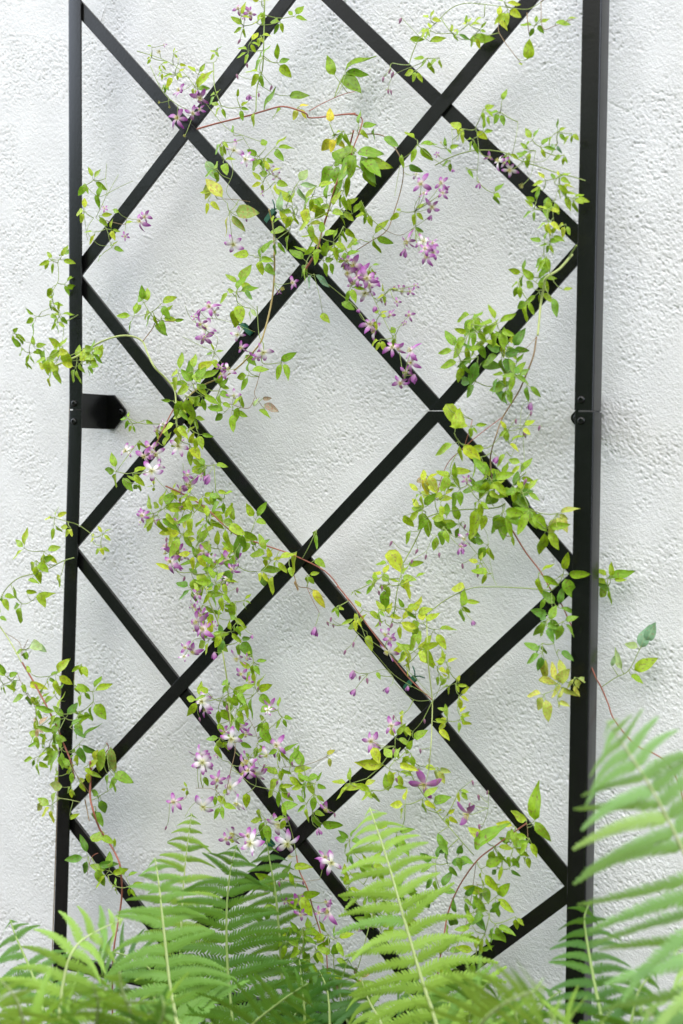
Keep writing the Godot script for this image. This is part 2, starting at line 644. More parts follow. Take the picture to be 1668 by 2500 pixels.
func petal_mesh(kind: String, curl: int) -> ArrayMesh:
	var st := begin()
	st.set_smooth_group(0)
	var rows := 8
	var grid := []
	var base := Color(0.80, 0.80, 0.66)
	var mid := Color(0.78, 0.70, 0.77)
	var tip := Color(0.38, 0.07, 0.37)
	if kind == "p":
		base = Color(0.76, 0.66, 0.66)
		mid = Color(0.55, 0.28, 0.54)
		tip = Color(0.29, 0.04, 0.28)
	elif kind == "q" or kind == "b":
		base = Color(0.50, 0.30, 0.46)
		mid = Color(0.40, 0.16, 0.38)
		tip = Color(0.27, 0.05, 0.26)
	var back := {"w": 0.30, "p": 0.45, "q": 0.25, "b": -0.15}[kind] as float
	back *= [1.0, 1.7, 0.5][curl]
	var screw: float = [0.4, -0.6, 1.0][curl]
	var bow: float = [0.0, 0.16, -0.12][curl]
	for i in rows + 1:
		var t := float(i) / rows
		var w := 0.17 * (0.30 + 0.9 * sin(PI * minf(1.0, pow(t, 1.25) * 0.86 + 0.06)))
		if i == rows:
			w = 0.035
		var roll := screw * t * t
		var out := Vector3(0, cos(roll), sin(roll))
		var up := Vector3(0, -sin(roll), cos(roll))
		var row := []
		for s in [-1.0, -0.4, 0.4, 1.0]:
			var edge := absf(s)
			var c := base.lerp(mid, smoothstep(0.15, 0.5, t)).lerp(tip, smoothstep(0.52, 0.92, t + 0.16 * (edge - 0.4)))
			if kind == "p" or kind == "q":
				c = c.lerp(tip, 0.45 * edge * smoothstep(0.1, 0.5, t))
			row.append([Vector3(t * (1.0 - 0.12 * absf(back) * t), bow * t * t, -back * t * t * t) + out * (s * w) + up * ((edge - 0.4) * w * -0.5), c])
		grid.append(row)
	for i in rows:
		for k in 3:
			for q in [grid[i][k], grid[i + 1][k], grid[i + 1][k + 1], grid[i][k], grid[i + 1][k + 1], grid[i][k + 1]]:
				st.set_color(q[1])
				st.add_vertex(q[0])
	return finish(st)


func pinna(bend: float, droop: float, lobes: int, mirror: float, seed_value: int) -> ArrayMesh:
	# one fern leaflet: a midrib along +x with blunt lobes on both sides, arching over
	var r := RandomNumberGenerator.new()
	r.seed = seed_value
	var st := begin()
	st.set_smooth_group(-1)
	var spine := func(t: float) -> Vector3:
		return Vector3(t - 0.12 * t * t * t * absf(bend), -bend * t * t * mirror, -droop * t * t)
	for i in lobes:
		var t0 := float(i) / lobes
		var t1 := float(i + 1) / lobes
		var tm := (t0 + t1) * 0.5
		var a: Vector3 = spine.call(t0)
		var b: Vector3 = spine.call(t1)
		var d := (b - a).normalized()
		var side := Vector3(-d.y, d.x, 0).normalized()
		var half := 0.100 * pow(1.0 - tm, 0.55) * (0.75 + 0.25 * smoothstep(0.0, 0.12, tm)) + 0.006
		for s in [-1.0, 1.0]:
			var w: float = half * r.randf_range(0.88, 1.1)
			var lean: Vector3 = d * (w * r.randf_range(0.30, 0.5))
			var lift := Vector3(0, 0, -w * r.randf_range(0.05, 0.40))
			var g := (b - a) * 0.06
			var p0 := a + g
			var p1 := b - g
			var k0: Vector3 = a + side * (s * w * 0.30)
			var k1: Vector3 = b + side * (s * w * 0.30)
			var q0: Vector3 = a + (b - a) * 0.14 + side * (s * w * 0.72) + lean * 0.6 + lift * 0.4
			var q1: Vector3 = b - (b - a) * 0.12 + side * (s * w * 0.66) + lean * 0.6 + lift * 0.4
			var e0: Vector3 = a + (b - a) * 0.42 + side * (s * w) + lean + lift
			var e1: Vector3 = a + (b - a) * 0.80 + side * (s * w * 0.95) + lean + lift
			for tri in [[p0 - g, k0, k1], [p0 - g, k1, p1 + g], [k0, q0, q1], [k0, q1, k1], [q0, e0, e1], [q0, e1, q1]]:
				if s * mirror < 0:
					tri.reverse()
				for p in tri:
					st.add_vertex(p)
	return finish(st)


func make_plant_kit() -> void:
	add_leaf_material("g", Color(0.250, 0.410, 0.014), Color(0.30, 0.42, 0.07), Color(0.18, 0.12, 0.04), -0.10, 0.75)
	add_leaf_material("l", Color(0.410, 0.545, 0.034), Color(0.42, 0.53, 0.12), Color(0.35, 0.25, 0.06), -0.08, 0.85)
	add_leaf_material("d", Color(0.145, 0.290, 0.018), Color(0.16, 0.28, 0.08), Color(0.12, 0.09, 0.03), -0.12, 0.6)
	add_leaf_material("e", Color(0.27, 0.42, 0.18), Color(0.38, 0.48, 0.28), Color(0.30, 0.22, 0.12), -0.12, 0.50)
	add_leaf_material("y", Color(0.56, 0.55, 0.04), Color(0.55, 0.55, 0.15), Color(0.45, 0.30, 0.05), -0.04, 0.60)
	add_leaf_material("v", Color(0.400, 0.480, 0.075), Color(0.50, 0.56, 0.18), Color(0.40, 0.26, 0.08), 0.0, 0.65)
	add_leaf_material("n", Color(0.42, 0.32, 0.16), Color(0.48, 0.42, 0.24), Color(0.36, 0.15, 0.10), 0.05, 0.40)
	leaf_meshes = [
		leaf_mesh(0.20, 0.30, 0.16, 0.25, 0.0, 0.76), leaf_mesh(0.235, 0.18, 0.26, -0.35, 0.0, 0.70), leaf_mesh(0.165, 0.40, 0.08, 0.5, 0.0, 0.78),
		leaf_mesh(0.25, 0.24, 0.20, -0.15, 0.16, 0.68), leaf_mesh(0.21, 0.10, 0.36, 0.4, 0.0, 0.74), leaf_mesh(0.185, 0.45, 0.28, -0.6, 0.12, 0.74)]
	for k in ["w", "p", "q", "b"]:
		petal_meshes[k] = [petal_mesh(k, 0), petal_mesh(k, 1), petal_mesh(k, 2)]
	petal_mat = mat(Color.WHITE, 0.55)
	petal_mat.vertex_color_use_as_albedo = true
	petal_mat.backlight_enabled = true
	petal_mat.backlight = Color(0.55, 0.5, 0.55)
	var st := begin()
	for k in 14:
		var a := k * 2.39996
		var r := 0.10 + 0.22 * sqrt(k / 14.0)
		var top := Vector3(cos(a) * r, sin(a) * r, 0.42 - 0.4 * r)
		tube(st, PackedVector3Array([Vector3(cos(a), sin(a), 0) * 0.03, top * 0.6 + Vector3(0, 0, 0.04), top]), 0.016, 0.026, 4)
	stamen_mesh = finish(st)
	stamen_mat = mat(Color(0.62, 0.60, 0.16), 0.7)
	stamen_mat.backlight_enabled = true
	stamen_mat.backlight = Color(0.4, 0.4, 0.2)
	st = begin()
	st.set_smooth_group(0)
	var prof := [[0.0, 0.0], [0.11, 0.06], [0.19, 0.26], [0.20, 0.45], [0.14, 0.72], [0.06, 0.92], [0.0, 1.0]]
	for i in prof.size() - 1:
		for k in 8:
			var a := TAU * k / 8
			var b := TAU * (k + 1) / 8
			var ra: float = prof[i][0]
			var rb: float = prof[i + 1][0]
			var ga := 1.0 + 0.10 * cos(a * 4)
			var gb := 1.0 + 0.10 * cos(b * 4)
			quad(st, Vector3(prof[i][1], cos(a) * ra * ga, sin(a) * ra * ga), Vector3(prof[i + 1][1], cos(a) * rb * ga, sin(a) * rb * ga), Vector3(prof[i + 1][1], cos(b) * rb * gb, sin(b) * rb * gb), Vector3(prof[i][1], cos(b) * ra * gb, sin(b) * ra * gb))
	bud_mesh = finish(st)
	bud_mat = mat(Color(0.24, 0.10, 0.17), 0.6)
	stem_mats = {"g": mat(Color(0.26, 0.34, 0.08), 0.55), "k": mat(Color(0.44, 0.50, 0.17), 0.5), "r": mat(Color(0.34, 0.11, 0.07), 0.55), "b": mat(Color(0.23, 0.15, 0.07), 0.65), "o": mat(Color(0.40, 0.30, 0.10), 0.55)}
	for v in 4:
		for mirror in [-1.0, 1.0]:
			pinna_meshes[[v, mirror]] = pinna([0.16, 0.32, 0.48, 0.24][v], [0.12, 0.20, 0.10, 0.34][v], 22, mirror, 70 + v)
	for d in [["l", Color(0.205, 0.340, 0.050)], ["p", Color(0.290, 0.440, 0.125)], ["m", Color(0.056, 0.150, 0.018)]]:  # p: paler green with the overexposed light on the right-edge fern painted in
		var list := []
		for k in 3:
			var m := mat(Color(1, 1, 1), 0.45)
			var c: Color = d[1]
			# fronds differ a little in tone: base, darker and bluish, paler and yellowish
			c = [c, Color(c.r * 0.66, c.g * 0.80, c.b * 0.95), Color(c.r * 1.10, c.g * 1.08, c.b * 1.0)][k]
			m.albedo_color = c.linear_to_srgb()
			m.backlight_enabled = true
			m.backlight = Color(0.42, 0.50, 0.13)
			m.metallic_specular = 0.35
			list.append(m)
		fern_mats[d[0]] = list
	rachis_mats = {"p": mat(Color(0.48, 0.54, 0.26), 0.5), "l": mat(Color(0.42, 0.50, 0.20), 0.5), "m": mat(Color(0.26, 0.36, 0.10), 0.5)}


# ------------------------------------------------------------------ the climbing clematis
func nearest(samples: PackedVector3Array, p: Vector3) -> Vector3:
	var best := Vector3.INF
	var d := INF
	for s in samples:
		var e := s.distance_squared_to(p)
		if e < d:
			d = e
			best = s
	return best


func stalk(st: SurfaceTool, a: Vector3, b: Vector3, r: float) -> void:
	var m := (a + b) * 0.5 + Vector3(rng.randf_range(-0.15, 0.15), -0.12, rng.randf_range(0.0, 0.25)) * a.distance_to(b)
	tube(st, PackedVector3Array([a, a.lerp(m, 0.6).lerp(m.lerp(b, 0.3), 0.3), m.lerp(b, 0.35), b]), r * 1.15, r, 4)


func put_leaf(plant: Node3D, base: Vector3, dir: Vector3, size: float, tone: String) -> void:
	var toward := Vector3(rng.randf_range(-0.55, 0.75), rng.randf_range(-0.15, 0.95), 0.85)
	var b := frame(dir, toward)
	var m: Array = leaf_mats[tone]
	part("leaf", leaf_meshes[rng.randi() % leaf_meshes.size()], m[rng.randi() % m.size()], plant, Transform3D(b.scaled_local(Vector3(size, size * rng.randf_range(0.85, 1.2), size)), base))


func build_vines() -> void:
	var leaf_count := {}
	for key in VINES:
		var info: Array = VINES[key]
		var root := Vector3(info[1], 0, info[2])
		var plant := thing("clematis_vine", info[0], "climbing plant", root, "clematis growing on the trellis")
		var samples := PackedVector3Array()
		var stalks := begin()
		for s in STEMS:
			if s[0] != key:
				continue
			var pts := PackedVector3Array()
			for k in range(3, s.size(), 3):
				pts.append(Vector3(s[k], s[k + 1], s[k + 2]) / 1000.0 - root)
			var line := smooth_line(pts, 5)
			samples.append_array(line)
			var st := begin()
			tube(st, line, s[2] / 1450.0, s[2] / 1800.0, 6)
			part("stem", finish(st), stem_mats[s[1]], plant)
		for c in CLUSTERS:
			if c[0] != key:
				continue
			var at := Vector3(c[1], c[2], c[3]) / 1000.0 - root
			var n := int(c[4])
			var rx: float = c[5] / 1000.0
			var ry: float = c[6] / 1000.0
			var size: float = c[7] / 1000.0
			var nodes := int(ceil(n / 3.0))
			var left := n
			var a0 := rng.randf() * TAU
			for g in nodes:
				var node := at
				if nodes > 1:
					var a := a0 + TAU * g / nodes
					node += Vector3(cos(a) * rx, sin(a) * ry, 0) * rng.randf_range(0.35, 0.75) + Vector3(0, 0, rng.randf_range(-0.016, 0.022))
				var near := nearest(samples, node)
				if near.distance_to(node) < 0.16:
					stalk(stalks, near, node, 0.00065)
				samples.append(node)
				var out := (node - at)
				var ang := atan2(out.y, out.x) if nodes > 1 else rng.randf_range(-2.6, -0.4)
				ang += rng.randf_range(-0.5, 0.5)
				var take := mini(3, left)
				left -= take
				for k in take:
					var la: float = ang + (k - (take - 1) * 0.5) * rng.randf_range(0.9, 1.3)
					var dir := Vector3(cos(la) * 0.9, sin(la) - 0.22, rng.randf_range(-0.55, 0.55)).normalized()
					var ls: float = size * rng.randf_range(0.74, 1.12)
					var base := node + dir * ls * rng.randf_range(0.15, 0.35)
					stalk(stalks, node, base, 0.0004)
					put_leaf(plant, base, dir, ls, c[8])
		for l in LEAVES:
			if l[0] != key:
				continue
			var base := Vector3(l[1], l[2], l[3]) / 1000.0 - root
			var dir := Vector3(l[4], l[5], 0).normalized()
			dir.z = rng.randf_range(-0.25, 0.35)
			var near := nearest(samples, base)
			if near.distance_to(base) < 0.12:
				stalk(stalks, near, base, 0.0005)
			put_leaf(plant, base, dir, l[6] / 1000.0, l[7])
		for f in FLOWERS:
			if f[0] == key:
				flower(plant, Vector3(f[1], f[2], f[3]) / 1000.0 - root, f[4] / 2000.0, f[5], samples, stalks)
		for b in BUDS:
			if b[0] == key:
				var at := Vector3(b[1], b[2], b[3]) / 1000.0 - root
				var dir := Vector3(rng.randf_range(-0.4, 0.4), -1, rng.randf_range(-0.2, 0.4)).normalized()
				var near := nearest(samples, at)
				if near.distance_to(at) < 0.1:
					stalk(stalks, near, at, 0.0004)
				var s := rng.randf_range(0.0075, 0.0105)
				part("bud", bud_mesh, bud_mat, plant, Transform3D(frame(dir, Vector3(0.2, 0, 1)).scaled_local(Vector3.ONE * s), at))
		var so := part("leaf_stalks", finish(stalks), stem_mats["g"], plant)
		so.set_meta("kind", "stuff")


func flower(plant: Node3D, at: Vector3, radius: float, tone: String, samples: PackedVector3Array, stalks: SurfaceTool) -> void:
	var near := nearest(samples, at)
	if near.distance_to(at) < 0.12:
		stalk(stalks, near, at, 0.00045)
	var f := Node3D.new()
	f.name = "flower"
	plant.add_child(f, true)
	f.position = at
	var axis := Vector3(rng.randf_range(-0.5, 0.9), rng.randf_range(-0.7, 0.5), 1.0).normalized()
	if tone == "b":
		axis = Vector3(rng.randf_range(-0.45, 0.45), -1.0, rng.randf_range(-0.1, 0.4)).normalized()
	var fb := Basis(Quaternion(Vector3(0, 0, 1), axis)) * Basis(Vector3(0, 0, 1), rng.randf() * TAU)
	f.basis = fb
	if tone == "y":
		part("stamen", stamen_mesh, stamen_mat, f, Transform3D(Basis().scaled(Vector3.ONE * radius * 1.6), Vector3.ZERO))
		return
	var n := 4 if rng.randf() < 0.55 else 5
	for k in n:
		if tone != "b" and rng.randf() < 0.06:
			continue
		var a := TAU * k / n + rng.randf_range(-0.16, 0.16)
		var open := rng.randf_range(-0.2, 0.42)
		if tone == "b":
			open = rng.randf_range(1.0, 1.25)
		var dir := Vector3(cos(a) * cos(open), sin(a) * cos(open), sin(open))
		var toward := Vector3(-cos(a) * sin(open), -sin(a) * sin(open), cos(open))
		var b := frame(dir, toward) * Basis(Vector3(1, 0, 0), rng.randf_range(-0.4, 0.4))
		var s := radius * rng.randf_range(0.88, 1.1)
		part("petal", petal_meshes[tone][rng.randi() % 3], petal_mat, f, Transform3D(b.scaled_local(Vector3(s, s * rng.randf_range(0.95, 1.25), s)), dir * radius * 0.04))
	if tone != "b":
		part("stamen", stamen_mesh, stamen_mat, f, Transform3D(Basis().scaled(Vector3.ONE * radius * 0.95), Vector3.ZERO))


# ------------------------------------------------------------------ the ferns in front
func build_ferns() -> void:
	for key in FERNS:
		var info: Array = FERNS[key]
		var root := Vector3(info[1], 0, info[2])
		var plant := thing("fern", info[0], "fern", root, "ferns growing at the foot of the wall")
		var st := begin()
		var crown := PackedVector3Array([Vector3(0, -0.01, 0), Vector3(0, 0.03, 0), Vector3(0.005, 0.06, 0.004)])
		tube(st, crown, 0.035, 0.02, 9)
		part("rootstock", finish(st), stem_mats["b"], plant)
		for fr in FRONDS:
			if fr[0] != key:
				continue
			frond(plant, root, fr)


func frond(plant: Node3D, root: Vector3, fr: Array) -> void:
	var tone: String = fr[1]
	var pairs := int(fr[2])
	var longest: float = fr[3]
	var roll: float = fr[4]
	var pts := PackedVector3Array([Vector3(rng.randf_range(-0.02, 0.02), 0.03, rng.randf_range(-0.02, 0.02))])
	for k in range(5, fr.size(), 3):
		pts.append(Vector3(fr[k], fr[k + 1], fr[k + 2]) / 1000.0 - root)
	var line := smooth_line(pts, 8)
	var f := Node3D.new()
	f.name = "frond"
	plant.add_child(f, true)
	var st := begin()
	tube(st, line, 0.0038, 0.0007, 6)
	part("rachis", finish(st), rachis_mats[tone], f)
	var total := 0.0
	var acc := PackedFloat32Array([0.0])
	for i in range(1, line.size()):
		total += line[i].distance_to(line[i - 1])
		acc.append(total)
	var first := maxf(0.12, 1.0 - pairs * 0.0170 / total)
	var seg := 0
	var tint := rng.randi() % 3
	for k in pairs:
		var u := float(k) / (pairs - 1)
		var s := lerpf(first, 0.996, 1.0 - pow(1.0 - u, 1.12)) * total
		while seg < line.size() - 2 and acc[seg + 1] < s:
			seg += 1
		var p := line[seg].lerp(line[seg + 1], clampf((s - acc[seg]) / maxf(1e-6, acc[seg + 1] - acc[seg]), 0.0, 1.0))
		var tan := (line[mini(seg + 2, line.size() - 1)] - line[maxi(seg - 1, 0)]).normalized()
		var face := Vector3(0.42, 0.45, 0.85).rotated(tan, roll)
		face = (face - tan * face.dot(tan)).normalized()
		var side := tan.cross(face)
		var env := minf(1.0, 0.55 + 1.4 * u) * pow(maxf(0.0, 1.0 - pow(u, 2.6)), 0.75)
		env = maxf(env, 0.05)
		for sg in [-1.0, 1.0]:
			if rng.randf() < 0.025:
				continue
			var sweep := lerpf(0.20, 0.58, u * u) + rng.randf_range(-0.13, 0.13)
			var dir: Vector3 = (side * sg * cos(sweep) + tan * sin(sweep) + face * rng.randf_range(-0.05, 0.35)).normalized()
			var len := longest * env * rng.randf_range(0.84, 1.06)
			var facing: Vector3 = face + side * sg * rng.randf_range(-0.35, 0.2) + tan * rng.randf_range(-0.5, 0.4)
			var v := rng.randi() % 4
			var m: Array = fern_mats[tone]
			part("leaflet", pinna_meshes[[v, sg]], m[tint if rng.randf() < 0.85 else rng.randi() % m.size()], f, Transform3D(frame(dir, facing).scaled_local(Vector3(len, lerpf(0.095, len, 0.5), len)), p))


func build_ties() -> void:
	var m := mat(Color(0.010, 0.10, 0.055), 0.5)
	for t in TIES:
		var st := begin()
		st.set_smooth_group(-1)
		var d := Vector3(cos(t[2]), sin(t[2]), 0)
		var n := Vector3(-d.y, d.x, 0)
		var ring := PackedVector3Array()
		for k in 13:
			var a := TAU * k / 12.0
			ring.append(n * 0.0118 * clampf(cos(a) * 1.3, -1.0, 1.0) + Vector3(0, 0, 1) * 0.0048 * clampf(sin(a) * 1.6, -1.0, 1.0) + d * (0.003 * sin(a * 0.5)))
		for k in 12:
			quad(st, ring[k] - d * 0.004, ring[k] + d * 0.004, ring[k + 1] + d * 0.004, ring[k + 1] - d * 0.004)
		tube(st, PackedVector3Array([n * 0.013, n * 0.019 + d * 0.004, n * 0.024 + d * 0.012]), 0.0012, 0.0009, 5)
		tube(st, PackedVector3Array([n * 0.013, n * 0.018 - d * 0.006, n * 0.021 - d * 0.014]), 0.0012, 0.0009, 5)
		var o := part("plant_tie", finish(st), m, self, Transform3D(Basis(), Vector3(t[0] / 1000.0, t[1] / 1000.0, 0.002)))
		o.set_meta("label", t[3])
		o.set_meta("category", "plant tie")
		o.set_meta("group", "green plant ties on the lattice")


# ------------------------------------------------------------------ measured layout, millimetres
const POSTS := [
	[-1, -453.3, 930, -439, 1.2],
	[-1, -439, -1.2, -471, -1300],
	[1, 450.3, 930, 454.1, 1.2],
	[1, 455.1, -1.2, 464.9, -1300],
]
const BARS := [
	[1, -457.6, 681.3, 230.4, 1.6, 0, 0],
	[1, -451.3, 225.1, -3, 670.5, 1, 0],
	[1, -224.7, -4.6, 221.4, 445.1, 1, 1],
	[1, 223.2, 443.3, 449.3, 231.3, 2, 0],
	[1, -451.3, 225.1, -223, -6.2, 1, 2],
	[1, 228.4, -0.4, 449.3, 231.3, 0, 1],
	[-1, -223, -6.2, -452.3, -233.4, 0, 2],
	[-1, -223.4, -6.6, 454.9, -673.6, 1, 0],
	[-1, 228.6, -0.6, -463.6, -685.9, 0, 0],
	[-1, 228.4, -0.4, 451.9, -228.3, 0, 1],
	[-1, -453, -234.1, -1.6, -664.6, 1, 1],
	[-1, 452.3, -228.7, -231.2, -888.9, 0, 3],
	[-1, -463.3, -686.2, -230.8, -889.3, 1, 2],
	[-1, 455.2, -673.2, 226.2, -876.4, 1, 2],
]
const BOLTS := [
	[-440.1, 10.5],
	[-440.6, -19.7],
	[450.4, 15.7],
	[451.1, -13.3],
]
const TIES := [
	[-68, 1602, -0.785, "dark green tie on the falling bar just left of the upper middle crossing"],
	[189, 896, -0.785, "green tie on the falling bar just above the lower right crossing"],
	[-54, 621, 0.785, "green tie behind white flowers at the lower middle crossing"],
	[-107, 1426, 0.785, "dark green tie on the rising bar beside pale purple flowers"],
]
const VINES := {
	"a": ["leafy clematis shoots running up the outside of the left post, almost without flowers", -0.36, 0.03],
	"h": ["small clematis tuft of thin stems and purple flowers at the upper left crossing", -0.455, -0.03],
	"c": ["large flowering clematis with yellow leaves filling the upper middle of the trellis", -0.44, -0.03],
	"b": ["clematis with pale arching stem and white-purple flowers at the left crossing beside the bracket", -0.3, 0.02],
	"i": ["hanging clematis column of purple flowers below the left crossing", -0.06, 0.03],
	"j": ["clematis with many white star flowers above the ferns at lower middle", 0.02, 0.03],
	"d": ["pale green clematis with dangling buds around the lower right crossing", 0.2, 0.03],
	"e": ["dark-leaved clematis with few flowers along the right side of the trellis", 0.5, -0.04],
	"f": ["light clematis sprays at the top right between the bars and the right post", 0.44, -0.02],
}
